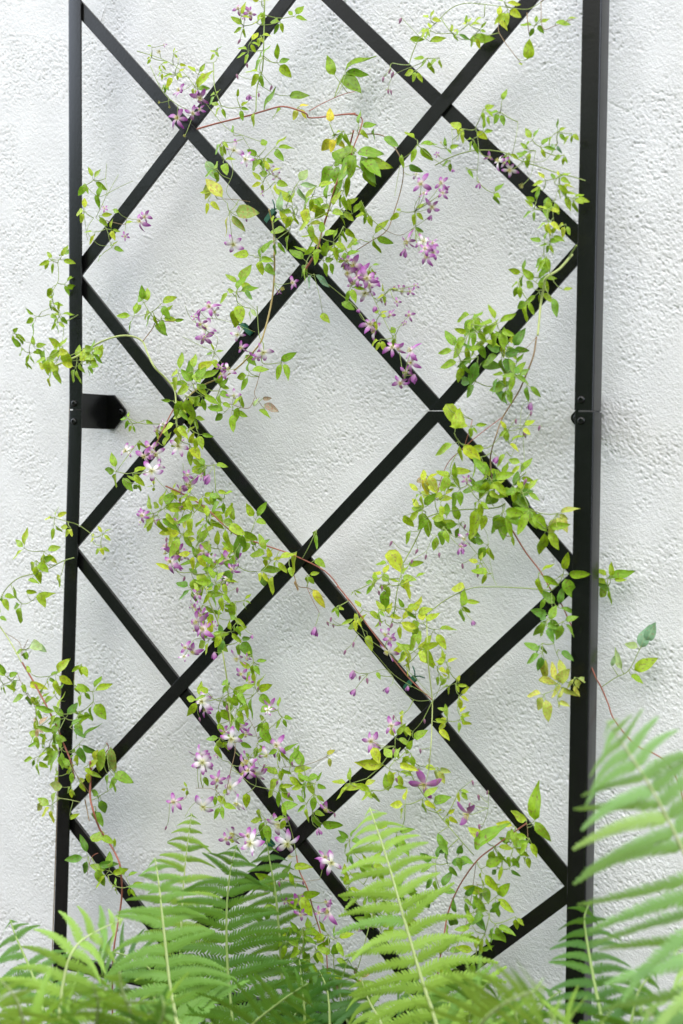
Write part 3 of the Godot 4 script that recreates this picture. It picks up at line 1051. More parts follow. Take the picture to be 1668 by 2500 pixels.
const STEMS := [
	["c", "g", 1.67, -68, 1927, 26, -61, 1857, 38, -72, 1822, 23, -86, 1799, 15, -77, 1758, 32],
	["c", "r", 1.95, -181, 1738, 39, -146, 1745, 34, -100, 1756, 17, -67, 1758, 26, -23, 1758, 40, 8, 1748, 28, 9, 1743, 17, 44, 1738, 32, 77, 1737, 39, 91, 1741, 22],
	["c", "r", 0.96, 22, 1747, 40, 35, 1761, 22, 66, 1771, 20, 98, 1769, 38],
	["h", "g", 0.83, -308, 1876, 26, -270, 1863, 12, -223, 1837, 25, -186, 1804, 36, -176, 1780, 20, -142, 1741, 13, -103, 1724, 31, -66, 1710, 33],
	["h", "g", 0.86, -288, 1853, 17, -264, 1812, 19, -226, 1784, 37, -193, 1766, 30],
	["h", "g", 0.68, -198, 1808, 22, -173, 1836, 38, -145, 1838, 43, -153, 1864, 26],
	["h", "b", 1.52, -223, 1754, -20, -241, 1749, -20, -308, 1687, -20, -396, 1603, -20, -468, 1530, -20, -472, 1442, -20, -481, 1033, -20, -491, 693, -20, -503, 286, -20, -506, 154, -20],
	["c", "r", 2.26, 17, 1510, 37, 36, 1536, 37, 36, 1571, 19, 50, 1602, 24, 70, 1633, 40, 75, 1657, 31, 78, 1688, 17, 93, 1714, 30],
	["c", "b", 1.9, -16, 1518, -20, -113, 1412, -20, -233, 1298, -20, -345, 1185, -20, -453, 1068, -20, -461, 922, -20, -476, 657, -20, -492, 426, -20, -503, 155, -20],
	["b", "o", 1.67, -54, 1608, 27, -55, 1577, 11, -47, 1527, 20, -38, 1493, 34],
	["c", "g", 0.66, -109, 1726, 21, -82, 1684, 18, -47, 1639, 36, -28, 1608, 34, 4, 1592, 17],
	["c", "g", 0.68, -147, 1724, 12, -121, 1673, 26, -126, 1638, 36, -116, 1619, 19],
	["c", "b", 0.67, -155, 1631, 17, -111, 1625, 34, -88, 1621, 27],
	["h", "g", 0.71, -377, 1612, 39, -352, 1648, 44, -368, 1677, 26, -366, 1701, 26],
	["h", "g", 0.71, -353, 1645, 42, -351, 1664, 30, -348, 1683, 18],
	["h", "g", 0.71, -359, 1650, 34, -346, 1663, 17, -317, 1670, 21],
	["h", "b", 0.88, -378, 1611, 21, -361, 1607, 14, -324, 1599, 31, -319, 1609, 34],
	["h", "g", 0.72, -416, 1582, 11, -416, 1624, 21, -408, 1639, 35],
	["h", "g", 0.71, -396, 1616, 15, -360, 1594, 33, -352, 1569, 31, -348, 1566, 13],
	["h", "g", 0.71, -387, 1613, 32, -393, 1591, 41, -383, 1571, 25, -365, 1568, 20],
	["c", "r", 1.63, 79, 1736, 43, 97, 1736, 35, 102, 1731, 20, 103, 1708, 32, 103, 1691, 44, 84, 1663, 29, 69, 1653, 21],
	["c", "b", 1.3, 104, 1707, 34, 131, 1707, 16, 150, 1692, 16, 173, 1668, 34, 177, 1647, 30, 164, 1622, 13, 158, 1589, 22, 154, 1562, 36, 120, 1549, 24, 85, 1536, 12, 75, 1522, 28],
	["c", "b", 0.63, 148, 1564, 25, 166, 1558, 13, 198, 1567, 29],
	["c", "g", 0.64, 163, 1660, 14, 160, 1628, 19, 166, 1612, 35],
	["f", "g", 1.2, 220, 1656, 14, 259, 1664, 31, 297, 1668, 34, 327, 1666, 16, 357, 1651, 18, 394, 1636, 35, 420, 1626, 29, 430, 1625, 13, 453, 1616, 23],
	["f", "b", 1.25, 438, 1624, -20, 437, 1542, -20, 435, 1358, -20, 435, 1112, -20, 435, 831, -20, 438, 453, -20, 437, 358, -20],
	["f", "g", 0.63, 258, 1666, 43, 259, 1685, 40, 249, 1705, 23],
	["f", "g", 0.62, 302, 1666, 44, 293, 1685, 28, 287, 1705, 23],
	["f", "g", 0.62, 298, 1665, 35, 289, 1628, 20],
	["f", "g", 0.61, 379, 1663, 23, 373, 1630, 23, 368, 1613, 41],
	["f", "g", 0.61, 400, 1530, 16, 412, 1554, 31, 413, 1574, 39, 412, 1604, 22, 413, 1625, 18],
	["f", "g", 0.61, 341, 1658, 19, 354, 1678, 36, 353, 1704, 26],
	["f", "g", 0.6, 366, 1647, 38, 399, 1644, 41, 411, 1670, 23],
	["e", "g", 1.52, 448, 1526, 38, 434, 1515, 24, 424, 1507, 14],
	["f", "g", 1.06, 183, 1800, 30, 186, 1812, 30, 196, 1833, 30, 206, 1844, 30, 223, 1855, 30, 247, 1873, 30, 269, 1878, 30, 294, 1874, 30, 328, 1866, 30, 347, 1861, 30, 367, 1858, 30, 385, 1865, 30],
	["f", "b", 0.92, 327, 1861, 29, 319, 1839, 24, 334, 1817, 41, 354, 1791, 42, 355, 1786, 24],
	["f", "b", 0.9, 379, 1870, 15, 387, 1830, 27, 411, 1828, 39, 429, 1838, 24],
	["f", "b", 1.21, 360, 1856, 19, 368, 1842, 37, 369, 1822, 32],
	["f", "b", 1.22, 365, 1881, -20, 421, 1907, -20, 433, 1815, -20, 437, 1624, -20],
	["f", "g", 0.95, 189, 1797, 42, 170, 1802, 32, 149, 1809, 19, 153, 1798, 32],
	["f", "g", 0.64, 195, 1798, 33, 151, 1793, 15, 143, 1775, 17],
	["a", "g", 1.44, -447, 1448, 23, -443, 1453, 13, -420, 1456, 29],
	["a", "g", 0.9, -473, 1546, 17, -465, 1516, 25, -466, 1492, 40, -470, 1472, 28, -461, 1440, 16, -451, 1403, 31, -437, 1384, 39],
	["a", "g", 0.73, -476, 1473, 21, -489, 1462, 39],
	["a", "g", 0.73, -549, 1427, 29, -525, 1414, 40, -500, 1407, 25, -485, 1389, 18],
	["b", "k", 2.43, -465, 1370, 39, -419, 1387, 33, -410, 1399, 17, -371, 1412, 26, -329, 1418, 40, -313, 1419, 27, -297, 1411, 17, -274, 1389, 33, -256, 1367, 39, -247, 1351, 22, -231, 1333, 20, -214, 1305, 38, -214, 1260, 35],
	["b", "b", 1.21, -280, 1409, 39, -274, 1430, 22, -267, 1442, 19, -221, 1439, 37],
	["b", "g", 0.69, -204, 1464, 31, -201, 1444, 17, -158, 1421, 31, -135, 1410, 41, -154, 1384, 25],
	["b", "g", 0.67, -194, 1444, 15, -151, 1443, 18, -99, 1430, 35, -75, 1420, 28],
	["b", "g", 0.68, -220, 1417, 14, -175, 1401, 30, -146, 1390, 35, -142, 1374, 18, -129, 1360, 17],
	["b", "g", 0.67, -139, 1479, 25, -97, 1473, 40, -72, 1453, 28],
	["c", "g", 0.66, 36, 1504, 42, 47, 1468, 42, 42, 1447, 24],
	["b", "o", 2.07, -33, 1536, 44, -41, 1519, 29, -49, 1473, 21, -51, 1422, 38, -63, 1395, 41, -121, 1358, 23, -169, 1340, 25, -190, 1318, 43, -206, 1298, 36],
	["b", "r", 1.76, -212, 1309, 29, -236, 1302, 12, -241, 1284, 22, -244, 1260, 36, -270, 1235, 23],
	["b", "g", 1.18, -77, 1461, 20, -74, 1417, 18, -54, 1399, 36, -57, 1372, 34, -34, 1373, 16],
	["b", "b", 0.84, -68, 1370, 16, -69, 1339, 30, -66, 1322, 40, -56, 1299, 23],
	["b", "b", 0.85, -79, 1319, 20, -80, 1302, 37, -117, 1309, 30],
	["i", "g", 0.7, -271, 1200, 27, -237, 1173, 32, -223, 1148, 14, -198, 1135, 14],
	["i", "g", 0.7, -198, 1215, 40, -202, 1180, 28, -189, 1160, 16],
	["c", "g", 0.96, 59, 1487, 37, 71, 1473, 19, 97, 1455, 24, 124, 1430, 40],
	["c", "g", 0.95, 98, 1513, 29, 113, 1490, 22, 145, 1449, 39, 165, 1416, 42, 171, 1392, 24, 179, 1360, 26, 192, 1343, 43],
	["e", "k", 2.72, 435, 1517, 18, 420, 1496, 28, 406, 1483, 42, 398, 1472, 28, 390, 1450, 18, 394, 1421, 34, 395, 1404, 40],
	["e", "b", 1.86, 383, 1404, 14, 386, 1376, 32, 373, 1345, 30, 356, 1325, 12, 337, 1291, 19, 334, 1265, 35, 323, 1244, 24, 316, 1225, 11, 329, 1182, 25],
	["e", "b", 0.62, 387, 1403, 25, 377, 1388, 34, 354, 1377, 18],
	["e", "g", 0.76, 328, 1250, 36, 351, 1275, 28, 364, 1279, 13, 398, 1279, 25],
	["e", "g", 0.62, 369, 1275, 33, 364, 1306, 15, 374, 1315, 15],
	["e", "g", 0.61, 351, 1226, 25, 355, 1254, 13, 369, 1275, 29],
	["e", "g", 0.61, 368, 1269, 20, 374, 1232, 26, 384, 1205, 42],
	["e", "r", 0.94, 336, 1291, 18, 311, 1268, 35, 285, 1246, 38, 253, 1224, 20, 241, 1192, 22, 246, 1170, 40],
	["e", "r", 0.94, 278, 1246, 21, 293, 1274, 34, 290, 1287, 20],
	["a", "g", 1.09, -470, 1120, 35, -440, 1114, 32, -426, 1107, 14, -393, 1094, 22],
	["a", "g", 1.51, -415, 1054, 39, -453, 1045, 23, -497, 1026, 18, -534, 1014, 36, -562, 994, 36, -592, 972, 18, -608, 941, 22],
	["a", "k", 1.84, -595, 943, 37, -588, 925, 22, -553, 901, 34, -519, 872, 46],
	["a", "r", 2.2, -540, 867, 20, -516, 839, 21, -477, 811, 39, -462, 783, 34, -464, 761, 17, -444, 739, 26, -418, 719, 41, -422, 696, 28, -426, 680, 17],
	["a", "b", 0.75, -586, 915, 14, -538, 902, 29, -527, 881, 37, -537, 893, 19, -530, 908, 16],
	["a", "b", 0.75, -552, 847, 18, -518, 818, 35, -507, 795, 25, -516, 759, 11],
	["a", "b", 0.73, -416, 846, 34, -412, 868, 37, -420, 877, 19],
	["a", "r", 1.09, -347, 751, 34, -355, 737, 20, -392, 705, 11, -385, 687, 27],
	["i", "r", 2, -232, 1178, 39, -206, 1164, 22, -161, 1145, 29, -116, 1120, 45, -95, 1103, 33, -62, 1092, 21, -2, 1081, 36],
	["i", "k", 2.05, -156, 1093, 26, -160, 1041, 22, -152, 1025, 39, -145, 998, 39, -140, 966, 22, -131, 940, 26, -115, 915, 43, -114, 880, 34, -119, 843, 20, -106, 805, 32],
	["i", "g", 0.85, -141, 962, 20, -130, 992, 32, -94, 1002, 44],
	["i", "g", 0.69, -138, 938, 16, -153, 946, 33, -177, 950, 28],
	["i", "g", 0.69, -152, 1029, 37, -176, 1000, 44, -183, 977, 26],
	["i", "g", 0.69, -182, 923, 38, -177, 936, 28, -144, 937, 15],
	["j", "b", 1.03, -111, 843, 39, -114, 802, 21, -103, 769, 23, -99, 738, 41, -112, 701, 33],
	["j", "b", 0.68, -91, 826, 25, -80, 812, 16, -56, 789, 32, -54, 777, 37],
	["j", "g", 0.67, -64, 903, 19, -66, 876, 27, -59, 859, 42],
	["j", "b", 0.67, -20, 746, 15, 29, 758, 32, 67, 776, 32, 64, 786, 14],
	["d", "b", 1, 1, 1047, 26, 16, 1032, 38, 26, 1028, 22, 49, 1015, 15],
	["d", "r", 0.66, 34, 1030, 42, 42, 1010, 37, 43, 992, 20],
	["d", "r", 1.63, -2, 1081, 35, 50, 1056, 18, 79, 1027, 16, 101, 1015, 34],
	["e", "g", 1.6, 347, 1168, 29, 325, 1161, 16, 270, 1156, 30, 233, 1146, 39, 215, 1129, 23, 199, 1102, 18, 192, 1077, 35],
	["e", "r", 1.83, 337, 1145, 0, 353, 1121, 0, 370, 1097, 0, 391, 1073, 0, 409, 1046, 0, 424, 1028, 0, 438, 1002, 0, 455, 975, 0, 479, 925, 0],
	["e", "b", 0.61, 333, 1152, 19, 346, 1127, 36, 364, 1123, 41],
	["e", "g", 0.63, 225, 1136, 23, 240, 1118, 38, 262, 1131, 26, 277, 1140, 14],
	["e", "g", 0.63, 237, 1117, 32, 227, 1095, 32],
	["e", "g", 0.64, 215, 1114, 45, 212, 1099, 30],
	["e", "g", 0.77, 290, 1110, 27, 308, 1082, 10, 329, 1058, 20, 339, 1052, 34],
	["e", "g", 0.62, 310, 1132, 18, 316, 1120, 16, 328, 1090, 35, 334, 1059, 32],
	["e", "g", 1.27, 416, 1048, 17, 384, 1050, 31, 338, 1050, 40, 294, 1044, 24, 254, 1025, 19, 235, 1006, 36],
	["e", "g", 0.61, 416, 1045, 18, 425, 1001, 35, 426, 970, 28, 428, 950, 12, 442, 937, 24],
	["e", "g", 0.94, 431, 1068, -60, 454, 1060, -60, 472, 1063, -60],
	["e", "r", 1.82, 438, 943, -50, 462, 917, -50, 470, 905, -50, 480, 884, -50, 489, 863, -50, 518, 832, -50, 589, 772, -50, 622, 470, -50],
	["e", "g", 1.07, 470, 908, -50, 490, 923, -50, 509, 935, -50, 524, 966, -50, 534, 982, -50],
	["d", "r", 1.6, 74, 1034, 22, 82, 1028, 22, 101, 1009, 22, 109, 1000, 22, 139, 966, 22, 194, 909, 22, 236, 877, 22],
	["d", "g", 1.29, 182, 1076, 16, 183, 1057, 26, 184, 1032, 40, 173, 998, 26, 161, 974, 16, 163, 949, 32],
	["d", "k", 1.59, 225, 1005, 24, 236, 969, 42, 237, 931, 39, 236, 877, 21, 240, 840, 29, 246, 811, 44, 238, 776, 33],
	["d", "g", 0.63, 113, 998, 30, 137, 955, 39, 151, 928, 22, 178, 903, 17, 244, 883, 35],
	["d", "g", 0.64, 139, 962, 43, 175, 938, 34, 200, 912, 20, 238, 885, 31],
	["d", "g", 0.65, 181, 906, 39, 158, 915, 21, 129, 906, 21],
	["d", "g", 0.64, 240, 878, 28, 203, 873, 16, 178, 899, 32],
	["d", "g", 0.63, 235, 883, 16, 258, 898, 22, 286, 909, 38],
	["d", "g", 0.63, 232, 869, 13, 255, 906, 31, 249, 924, 33],
	["d", "g", 0.66, 141, 947, 26, 115, 972, 39, 85, 976, 25],
	["d", "g", 0.8, 244, 877, 39, 227, 846, 36, 202, 822, 19, 197, 800, 26],
	["a", "k", 1.1, -444, 649, 42, -434, 645, 26, -410, 642, 21],
	["a", "r", 2.55, -385, 715, 28, -396, 681, 13, -386, 655, 26, -370, 634, 37, -368, 602, 22, -355, 580, 14, -324, 563, 32, -315, 547, 35, -325, 501, 17, -330, 457, 18, -325, 419, 36, -333, 357, 30, -342, 240, 14],
	["a", "b", 1.44, -398, 650, 25, -393, 632, 25, -374, 620, 43],
	["a", "b", 1.09, -436, 706, 12, -419, 696, 28, -395, 678, 35, -392, 657, 18],
	["a", "r", 0.73, -373, 561, 20, -374, 557, 36, -391, 523, 26],
	["j", "b", 0.69, -170, 698, 33, -131, 700, 35, -122, 670, 17],
	["j", "b", 0.7, -219, 668, 35, -199, 675, 20, -201, 690, 11],
	["j", "g", 0.69, -185, 652, 40, -184, 666, 23, -158, 685, 31],
	["j", "g", 1.01, -118, 744, 19, -79, 713, 15, -20, 710, 33, -4, 678, 32, -2, 644, 14, 9, 612, 19],
	["j", "r", 1.68, 4, 610, 10, 17, 591, 23, 38, 570, 34, 41, 532, 19, 49, 498, 11, 71, 466, 28, 75, 366, 31, 63, 256, 13],
	["j", "b", 0.66, -14, 573, 25, 31, 581, 43, 62, 588, 38],
	["j", "g", 0.68, -88, 629, 31, -51, 642, 38, -31, 675, 20],
	["d", "g", 1.26, 204, 784, 36, 210, 757, 25, 229, 724, 12, 255, 708, 26, 283, 688, 35, 307, 656, 19],
	["d", "r", 1.86, 269, 535, 35, 267, 566, 17, 285, 608, 20, 319, 654, 37, 342, 676, 30, 385, 713, 14],
	["d", "r", 1.92, 263, 531, 21, 249, 461, 12, 256, 370, 29, 258, 274, 34],
	["d", "g", 0.62, 317, 696, 19, 330, 724, 27, 337, 757, 42],
	["d", "b", 0.62, 313, 619, 22, 328, 598, 40, 342, 581, 40],
	["d", "b", 0.62, 392, 718, 32, 399, 700, 44, 390, 667, 28],
	["j", "g", 0.81, 108, 607, 33, 138, 584, 27, 160, 563, 11, 158, 526, 21, 163, 484, 34],
	["d", "b", 0.79, 317, 653, 34, 304, 601, 17, 297, 560, 15, 292, 532, 33],
]
const CLUSTERS := [
	["c", -106, 1898, 25, 5, 24, 10, 19.4, "l"],
	["c", -58, 1911, 55, 4, 10, 8, 19, "l"],
	["c", -63, 1876, 55, 6, 23, 13, 15.2, "l"],
	["c", -74, 1849, 45, 6, 16, 13, 17, "l"],
	["c", -35, 1897, 18, 6, 17, 18, 20.4, "g"],
	["c", -41, 1820, 45, 9, 27, 20, 25.3, "g"],
	["c", -6, 1759, 25, 3, 15, 8, 19, "y"],
	["c", 72, 1711, 55, 4, 11, 18, 25.5, "y"],
	["c", 60, 1672, 25, 3, 15, 13, 35.1, "g"],
	["h", -198, 1820, 30, 8, 25, 17, 17.6, "l"],
	["h", -214, 1830, 55, 8, 33, 17, 10.9, "l"],
	["h", -253, 1859, 36, 10, 38, 21, 9.7, "l"],
	["h", -248, 1815, 30, 3, 17, 7, 13.3, "g"],
	["h", -114, 1772, 45, 10, 24, 17, 18, "g"],
	["h", -158, 1859, 18, 4, 10, 12, 14, "g"],
	["c", -107, 1713, 55, 4, 16, 13, 19.2, "g"],
	["c", -63, 1697, 30, 10, 31, 20, 24, "g"],
	["c", -122, 1674, 55, 6, 24, 17, 22.3, "g"],
	["c", -157, 1654, 30, 3, 12, 10, 20.9, "v"],
	["c", -152, 1633, 36, 5, 16, 17, 20, "l"],
	["c", -106, 1608, 45, 4, 22, 10, 39.5, "v"],
	["c", -51, 1652, 36, 8, 23, 13, 19.6, "l"],
	["c", 3, 1635, 36, 4, 13, 13, 26.1, "e"],
	["c", 48, 1620, 55, 4, 15, 11, 25.7, "g"],
	["c", 5, 1609, 18, 5, 19, 15, 31.4, "l"],
	["c", -6, 1576, 18, 6, 23, 17, 33.2, "l"],
	["c", 0, 1600, 55, 4, 15, 7, 19.3, "g"],
	["c", 56, 1584, 55, 6, 20, 23, 25.7, "l"],
	["c", 64, 1603, 30, 6, 15, 16, 25.9, "g"],
	["c", 65, 1548, 55, 8, 26, 16, 25.6, "g"],
	["c", -28, 1569, 55, 5, 12, 20, 19.4, "g"],
	["h", -396, 1672, 25, 4, 20, 9, 21.1, "g"],
	["h", -388, 1620, 25, 5, 18, 12, 21.1, "l"],
	["h", -362, 1591, 30, 5, 18, 11, 17.3, "l"],
	["a", -477, 1555, 18, 4, 14, 9, 19.6, "g"],
	["h", -357, 1558, 36, 4, 13, 11, 16.3, "g"],
	["c", 99, 1710, 45, 6, 18, 11, 25.5, "g"],
	["c", 97, 1655, 18, 5, 22, 13, 34.9, "g"],
	["c", 200, 1688, 36, 4, 12, 13, 25, "g"],
	["c", 90, 1631, 45, 4, 7, 19, 25.6, "g"],
	["c", 122, 1589, 36, 3, 13, 10, 17.3, "g"],
	["c", 93, 1584, 36, 5, 15, 19, 21.5, "g"],
	["c", 116, 1554, 36, 4, 16, 13, 25.5, "g"],
	["c", 77, 1549, 18, 4, 11, 13, 23, "g"],
	["c", 187, 1589, 30, 5, 14, 13, 17.1, "g"],
	["f", 249, 1666, 25, 5, 14, 12, 12.8, "g"],
	["f", 262, 1705, 25, 2, 6, 4, 12.8, "l"],
	["f", 288, 1696, 36, 4, 12, 9, 18.2, "l"],
	["f", 312, 1720, 55, 3, 8, 9, 16.4, "g"],
	["f", 329, 1725, 25, 4, 8, 9, 16.5, "g"],
	["f", 308, 1683, 45, 5, 17, 9, 18, "g"],
	["f", 276, 1646, 30, 1, 3, 3, 15.9, "g"],
	["f", 315, 1609, 18, 3, 8, 8, 16.7, "g"],
	["f", 339, 1663, 25, 3, 8, 8, 15.7, "g"],
	["f", 384, 1667, 36, 9, 16, 15, 17.8, "g"],
	["f", 410, 1684, 25, 4, 10, 7, 16.2, "g"],
	["f", 434, 1681, 30, 3, 5, 6, 15.3, "g"],
	["f", 410, 1669, 25, 3, 10, 6, 14.7, "e"],
	["f", 426, 1651, 36, 3, 6, 9, 15.3, "g"],
	["f", 375, 1651, 45, 3, 10, 6, 15.5, "g"],
	["f", 417, 1615, 45, 8, 19, 12, 16.1, "l"],
	["f", 411, 1602, 18, 10, 22, 18, 20.2, "g"],
	["f", 440, 1591, 36, 3, 8, 9, 16.1, "g"],
	["f", 390, 1583, 30, 8, 14, 12, 16.3, "g"],
	["f", 419, 1563, 55, 6, 19, 12, 17.6, "l"],
	["f", 424, 1559, 18, 3, 8, 8, 15.5, "l"],
	["f", 415, 1533, 55, 6, 9, 16, 16.1, "g"],
	["f", 400, 1524, 18, 5, 13, 11, 21, "g"],
	["f", 214, 1854, 25, 6, 17, 12, 14.5, "l"],
	["f", 241, 1836, 45, 6, 20, 9, 14.3, "l"],
	["f", 293, 1831, 55, 10, 26, 11, 14.9, "l"],
	["f", 219, 1803, 45, 3, 7, 9, 18.4, "g"],
	["f", 234, 1804, 36, 2, 3, 7, 17.6, "l"],
	["f", 207, 1785, 55, 3, 9, 6, 16.8, "l"],
	["f", 306, 1857, 18, 4, 13, 6, 20.6, "l"],
	["f", 343, 1859, 55, 6, 11, 7, 20.1, "l"],
	["f", 371, 1840, 18, 5, 6, 14, 16.4, "g"],
	["a", -458, 1548, 36, 5, 16, 13, 19.4, "g"],
	["a", -462, 1508, 25, 4, 14, 7, 19.5, "g"],
	["a", -468, 1478, 25, 6, 18, 11, 14.9, "g"],
	["a", -509, 1459, 18, 4, 14, 11, 25.4, "g"],
	["a", -459, 1453, 30, 8, 23, 14, 19.5, "g"],
	["a", -558, 1430, 30, 3, 12, 4, 18, "g"],
	["a", -539, 1424, 30, 2, 7, 3, 17, "g"],
	["a", -528, 1401, 25, 8, 28, 13, 21.7, "g"],
	["a", -443, 1390, 55, 6, 18, 11, 23.9, "l"],
	["a", -424, 1402, 30, 5, 16, 9, 32.3, "l"],
	["a", -444, 1377, 36, 8, 32, 13, 24.1, "l"],
	["a", -402, 1372, 55, 5, 13, 14, 25.5, "l"],
	["a", -369, 1382, 45, 8, 18, 18, 19.1, "g"],
	["a", -386, 1397, 36, 3, 13, 7, 18.3, "g"],
	["a", -476, 1359, 45, 4, 9, 11, 19.5, "l"],
	["a", -533, 1382, 25, 2, 6, 7, 17, "g"],
	["b", -266, 1466, 25, 8, 26, 14, 25.1, "g"],
	["b", -262, 1447, 45, 6, 23, 14, 27.6, "g"],
	["b", -146, 1385, 36, 4, 12, 10, 15.7, "g"],
	["b", -106, 1491, 25, 4, 16, 8, 27.8, "l"],
	["b", -87, 1468, 55, 5, 16, 15, 29.1, "g"],
	["b", -67, 1454, 55, 2, 6, 7, 19.6, "e"],
	["b", -64, 1534, 30, 4, 12, 10, 26.6, "g"],
	["c", 32, 1524, 36, 10, 32, 13, 26, "g"],
	["c", 69, 1526, 36, 4, 11, 10, 20.8, "g"],
	["b", -81, 1357, 30, 4, 15, 13, 28.5, "g"],
	["b", -191, 1358, 36, 6, 29, 10, 29.1, "l"],
	["b", -186, 1336, 36, 8, 21, 21, 33.5, "g"],
	["b", -153, 1331, 55, 6, 16, 14, 26.9, "g"],
	["b", -145, 1333, 18, 8, 24, 14, 22.9, "g"],
	["b", -141, 1312, 30, 4, 16, 7, 22.8, "g"],
	["b", -110, 1298, 45, 5, 20, 10, 26.8, "g"],
	["b", -207, 1309, 30, 4, 13, 10, 20.4, "g"],
	["b", -198, 1284, 45, 4, 12, 14, 27.3, "l"],
	["b", -194, 1292, 18, 5, 17, 17, 23.1, "l"],
	["b", -181, 1267, 18, 5, 21, 10, 23.1, "g"],
	["b", -256, 1277, 25, 2, 9, 7, 26.9, "g"],
	["b", -296, 1282, 18, 7, 22, 9, 16.3, "g"],
	["b", -201, 1253, 18, 6, 21, 14, 27.6, "l"],
	["b", -291, 1250, 30, 2, 9, 5, 18.1, "g"],
	["b", -289, 1199, 55, 5, 21, 12, 28.6, "g"],
	["b", -279, 1182, 45, 3, 9, 11, 17.9, "g"],
	["b", -151, 1213, 36, 4, 12, 10, 21, "g"],
	["b", -132, 1172, 45, 3, 8, 10, 19.2, "g"],
	["b", -106, 1165, 55, 4, 16, 7, 23.3, "g"],
	["i", -199, 1163, 25, 10, 33, 17, 18.7, "l"],
	["i", -247, 1172, 30, 6, 25, 18, 14.3, "l"],
	["i", -246, 1137, 30, 6, 25, 9, 32.3, "g"],
	["i", -175, 1164, 18, 6, 19, 14, 18.6, "g"],
	["i", -170, 1140, 18, 6, 21, 9, 26.6, "g"],
	["c", 106, 1481, 55, 3, 7, 10, 20.5, "g"],
	["c", 142, 1435, 18, 5, 14, 13, 12.4, "l"],
	["c", 167, 1411, 25, 3, 7, 6, 16.4, "g"],
	["c", 148, 1404, 36, 3, 9, 6, 17.2, "l"],
	["c", 97, 1522, 55, 4, 11, 10, 20.5, "g"],
	["c", 138, 1508, 55, 3, 9, 6, 16.3, "g"],
	["c", 163, 1472, 55, 4, 11, 13, 14.6, "l"],
	["e", 411, 1511, 55, 2, 10, 4, 23, "g"],
	["e", 376, 1485, 30, 9, 23, 14, 20.3, "g"],
	["e", 385, 1474, 18, 6, 15, 12, 21.9, "g"],
	["e", 385, 1460, 36, 5, 11, 12, 24.1, "g"],
	["e", 289, 1439, 18, 3, 14, 6, 25.6, "g"],
	["e", 309, 1415, 55, 4, 10, 9, 21.2, "g"],
	["e", 310, 1421, 18, 3, 8, 8, 23.9, "g"],
	["e", 349, 1414, 55, 6, 16, 11, 28.8, "g"],
	["e", 298, 1401, 45, 10, 23, 15, 24.5, "g"],
	["e", 290, 1379, 55, 7, 13, 15, 24.5, "g"],
	["e", 323, 1399, 25, 6, 20, 9, 25.4, "l"],
	["e", 348, 1382, 36, 7, 16, 18, 26.7, "d"],
	["e", 323, 1377, 30, 6, 20, 12, 33.2, "d"],
	["e", 355, 1354, 36, 8, 20, 12, 22, "g"],
	["e", 308, 1337, 18, 5, 24, 9, 29.6, "d"],
	["e", 353, 1333, 45, 3, 7, 9, 21.5, "d"],
	["e", 379, 1342, 45, 5, 16, 9, 21, "d"],
	["e", 370, 1275, 36, 5, 16, 6, 15.7, "l"],
	["e", 287, 1262, 55, 4, 17, 9, 31.7, "l"],
	["e", 297, 1278, 36, 3, 7, 8, 15.9, "g"],
	["e", 312, 1234, 36, 3, 12, 12, 31.7, "l"],
	["e", 348, 1247, 36, 4, 10, 12, 24.4, "l"],
	["e", 273, 1212, 55, 3, 7, 12, 28.6, "l"],
	["e", 222, 1207, 30, 3, 14, 6, 24.4, "y"],
	["e", 226, 1186, 45, 6, 17, 13, 25, "l"],
	["e", 260, 1174, 55, 4, 10, 9, 17.5, "l"],
	["e", 289, 1194, 55, 7, 20, 12, 26.1, "g"],
	["e", 223, 1160, 18, 8, 21, 16, 25.3, "l"],
	["e", 333, 1204, 45, 5, 13, 15, 29.1, "g"],
	["e", 358, 1201, 25, 9, 26, 15, 24.5, "g"],
	["e", 350, 1186, 30, 10, 30, 15, 24.5, "d"],
	["e", 314, 1181, 30, 8, 23, 16, 22.3, "g"],
	["e", 390, 1187, 55, 5, 13, 12, 20.9, "g"],
	["e", 355, 1159, 55, 3, 15, 8, 35.9, "g"],
	["e", 394, 1162, 55, 3, 13, 9, 32.5, "g"],
	["e", 426, 1157, 30, 2, 10, 4, 17.9, "v"],
	["e", 378, 1226, 45, 2, 6, 6, 19.5, "l"],
	["a", -479, 1112, 18, 5, 14, 11, 19.8, "l"],
	["a", -425, 1104, 36, 3, 8, 7, 15.8, "l"],
	["a", -358, 1089, 55, 8, 18, 18, 14.5, "l"],
	["a", -519, 1062, 18, 6, 19, 11, 29.5, "l"],
	["a", -482, 1048, 55, 3, 19, 7, 29.8, "g"],
	["a", -473, 1033, 55, 2, 8, 7, 18.6, "g"],
	["a", -512, 974, 30, 4, 21, 13, 30.3, "g"],
	["a", -444, 1023, 36, 2, 7, 4, 18.6, "l"],
	["a", -572, 982, 36, 3, 10, 11, 24.8, "g"],
	["a", -582, 942, 18, 6, 15, 11, 22.2, "g"],
	["a", -523, 892, 30, 3, 14, 7, 19, "g"],
	["a", -479, 853, 45, 4, 14, 11, 19.7, "g"],
	["a", -454, 857, 36, 3, 14, 11, 33.7, "l"],
	["a", -546, 842, 36, 4, 29, 9, 20, "g"],
	["a", -580, 834, 25, 4, 10, 11, 20.2, "g"],
	["a", -528, 815, 18, 3, 12, 9, 23.9, "g"],
	["a", -517, 838, 45, 2, 7, 4, 19.8, "g"],
	["a", -494, 803, 18, 5, 28, 11, 19.9, "g"],
	["a", -455, 812, 25, 4, 19, 11, 25.4, "g"],
	["a", -384, 882, 55, 3, 18, 5, 19.3, "g"],
	["a", -407, 844, 45, 2, 5, 11, 21.3, "g"],
	["a", -378, 827, 30, 5, 18, 15, 33.3, "g"],
	["a", -401, 832, 30, 3, 11, 5, 20.4, "g"],
	["a", -404, 798, 25, 3, 14, 5, 18.6, "g"],
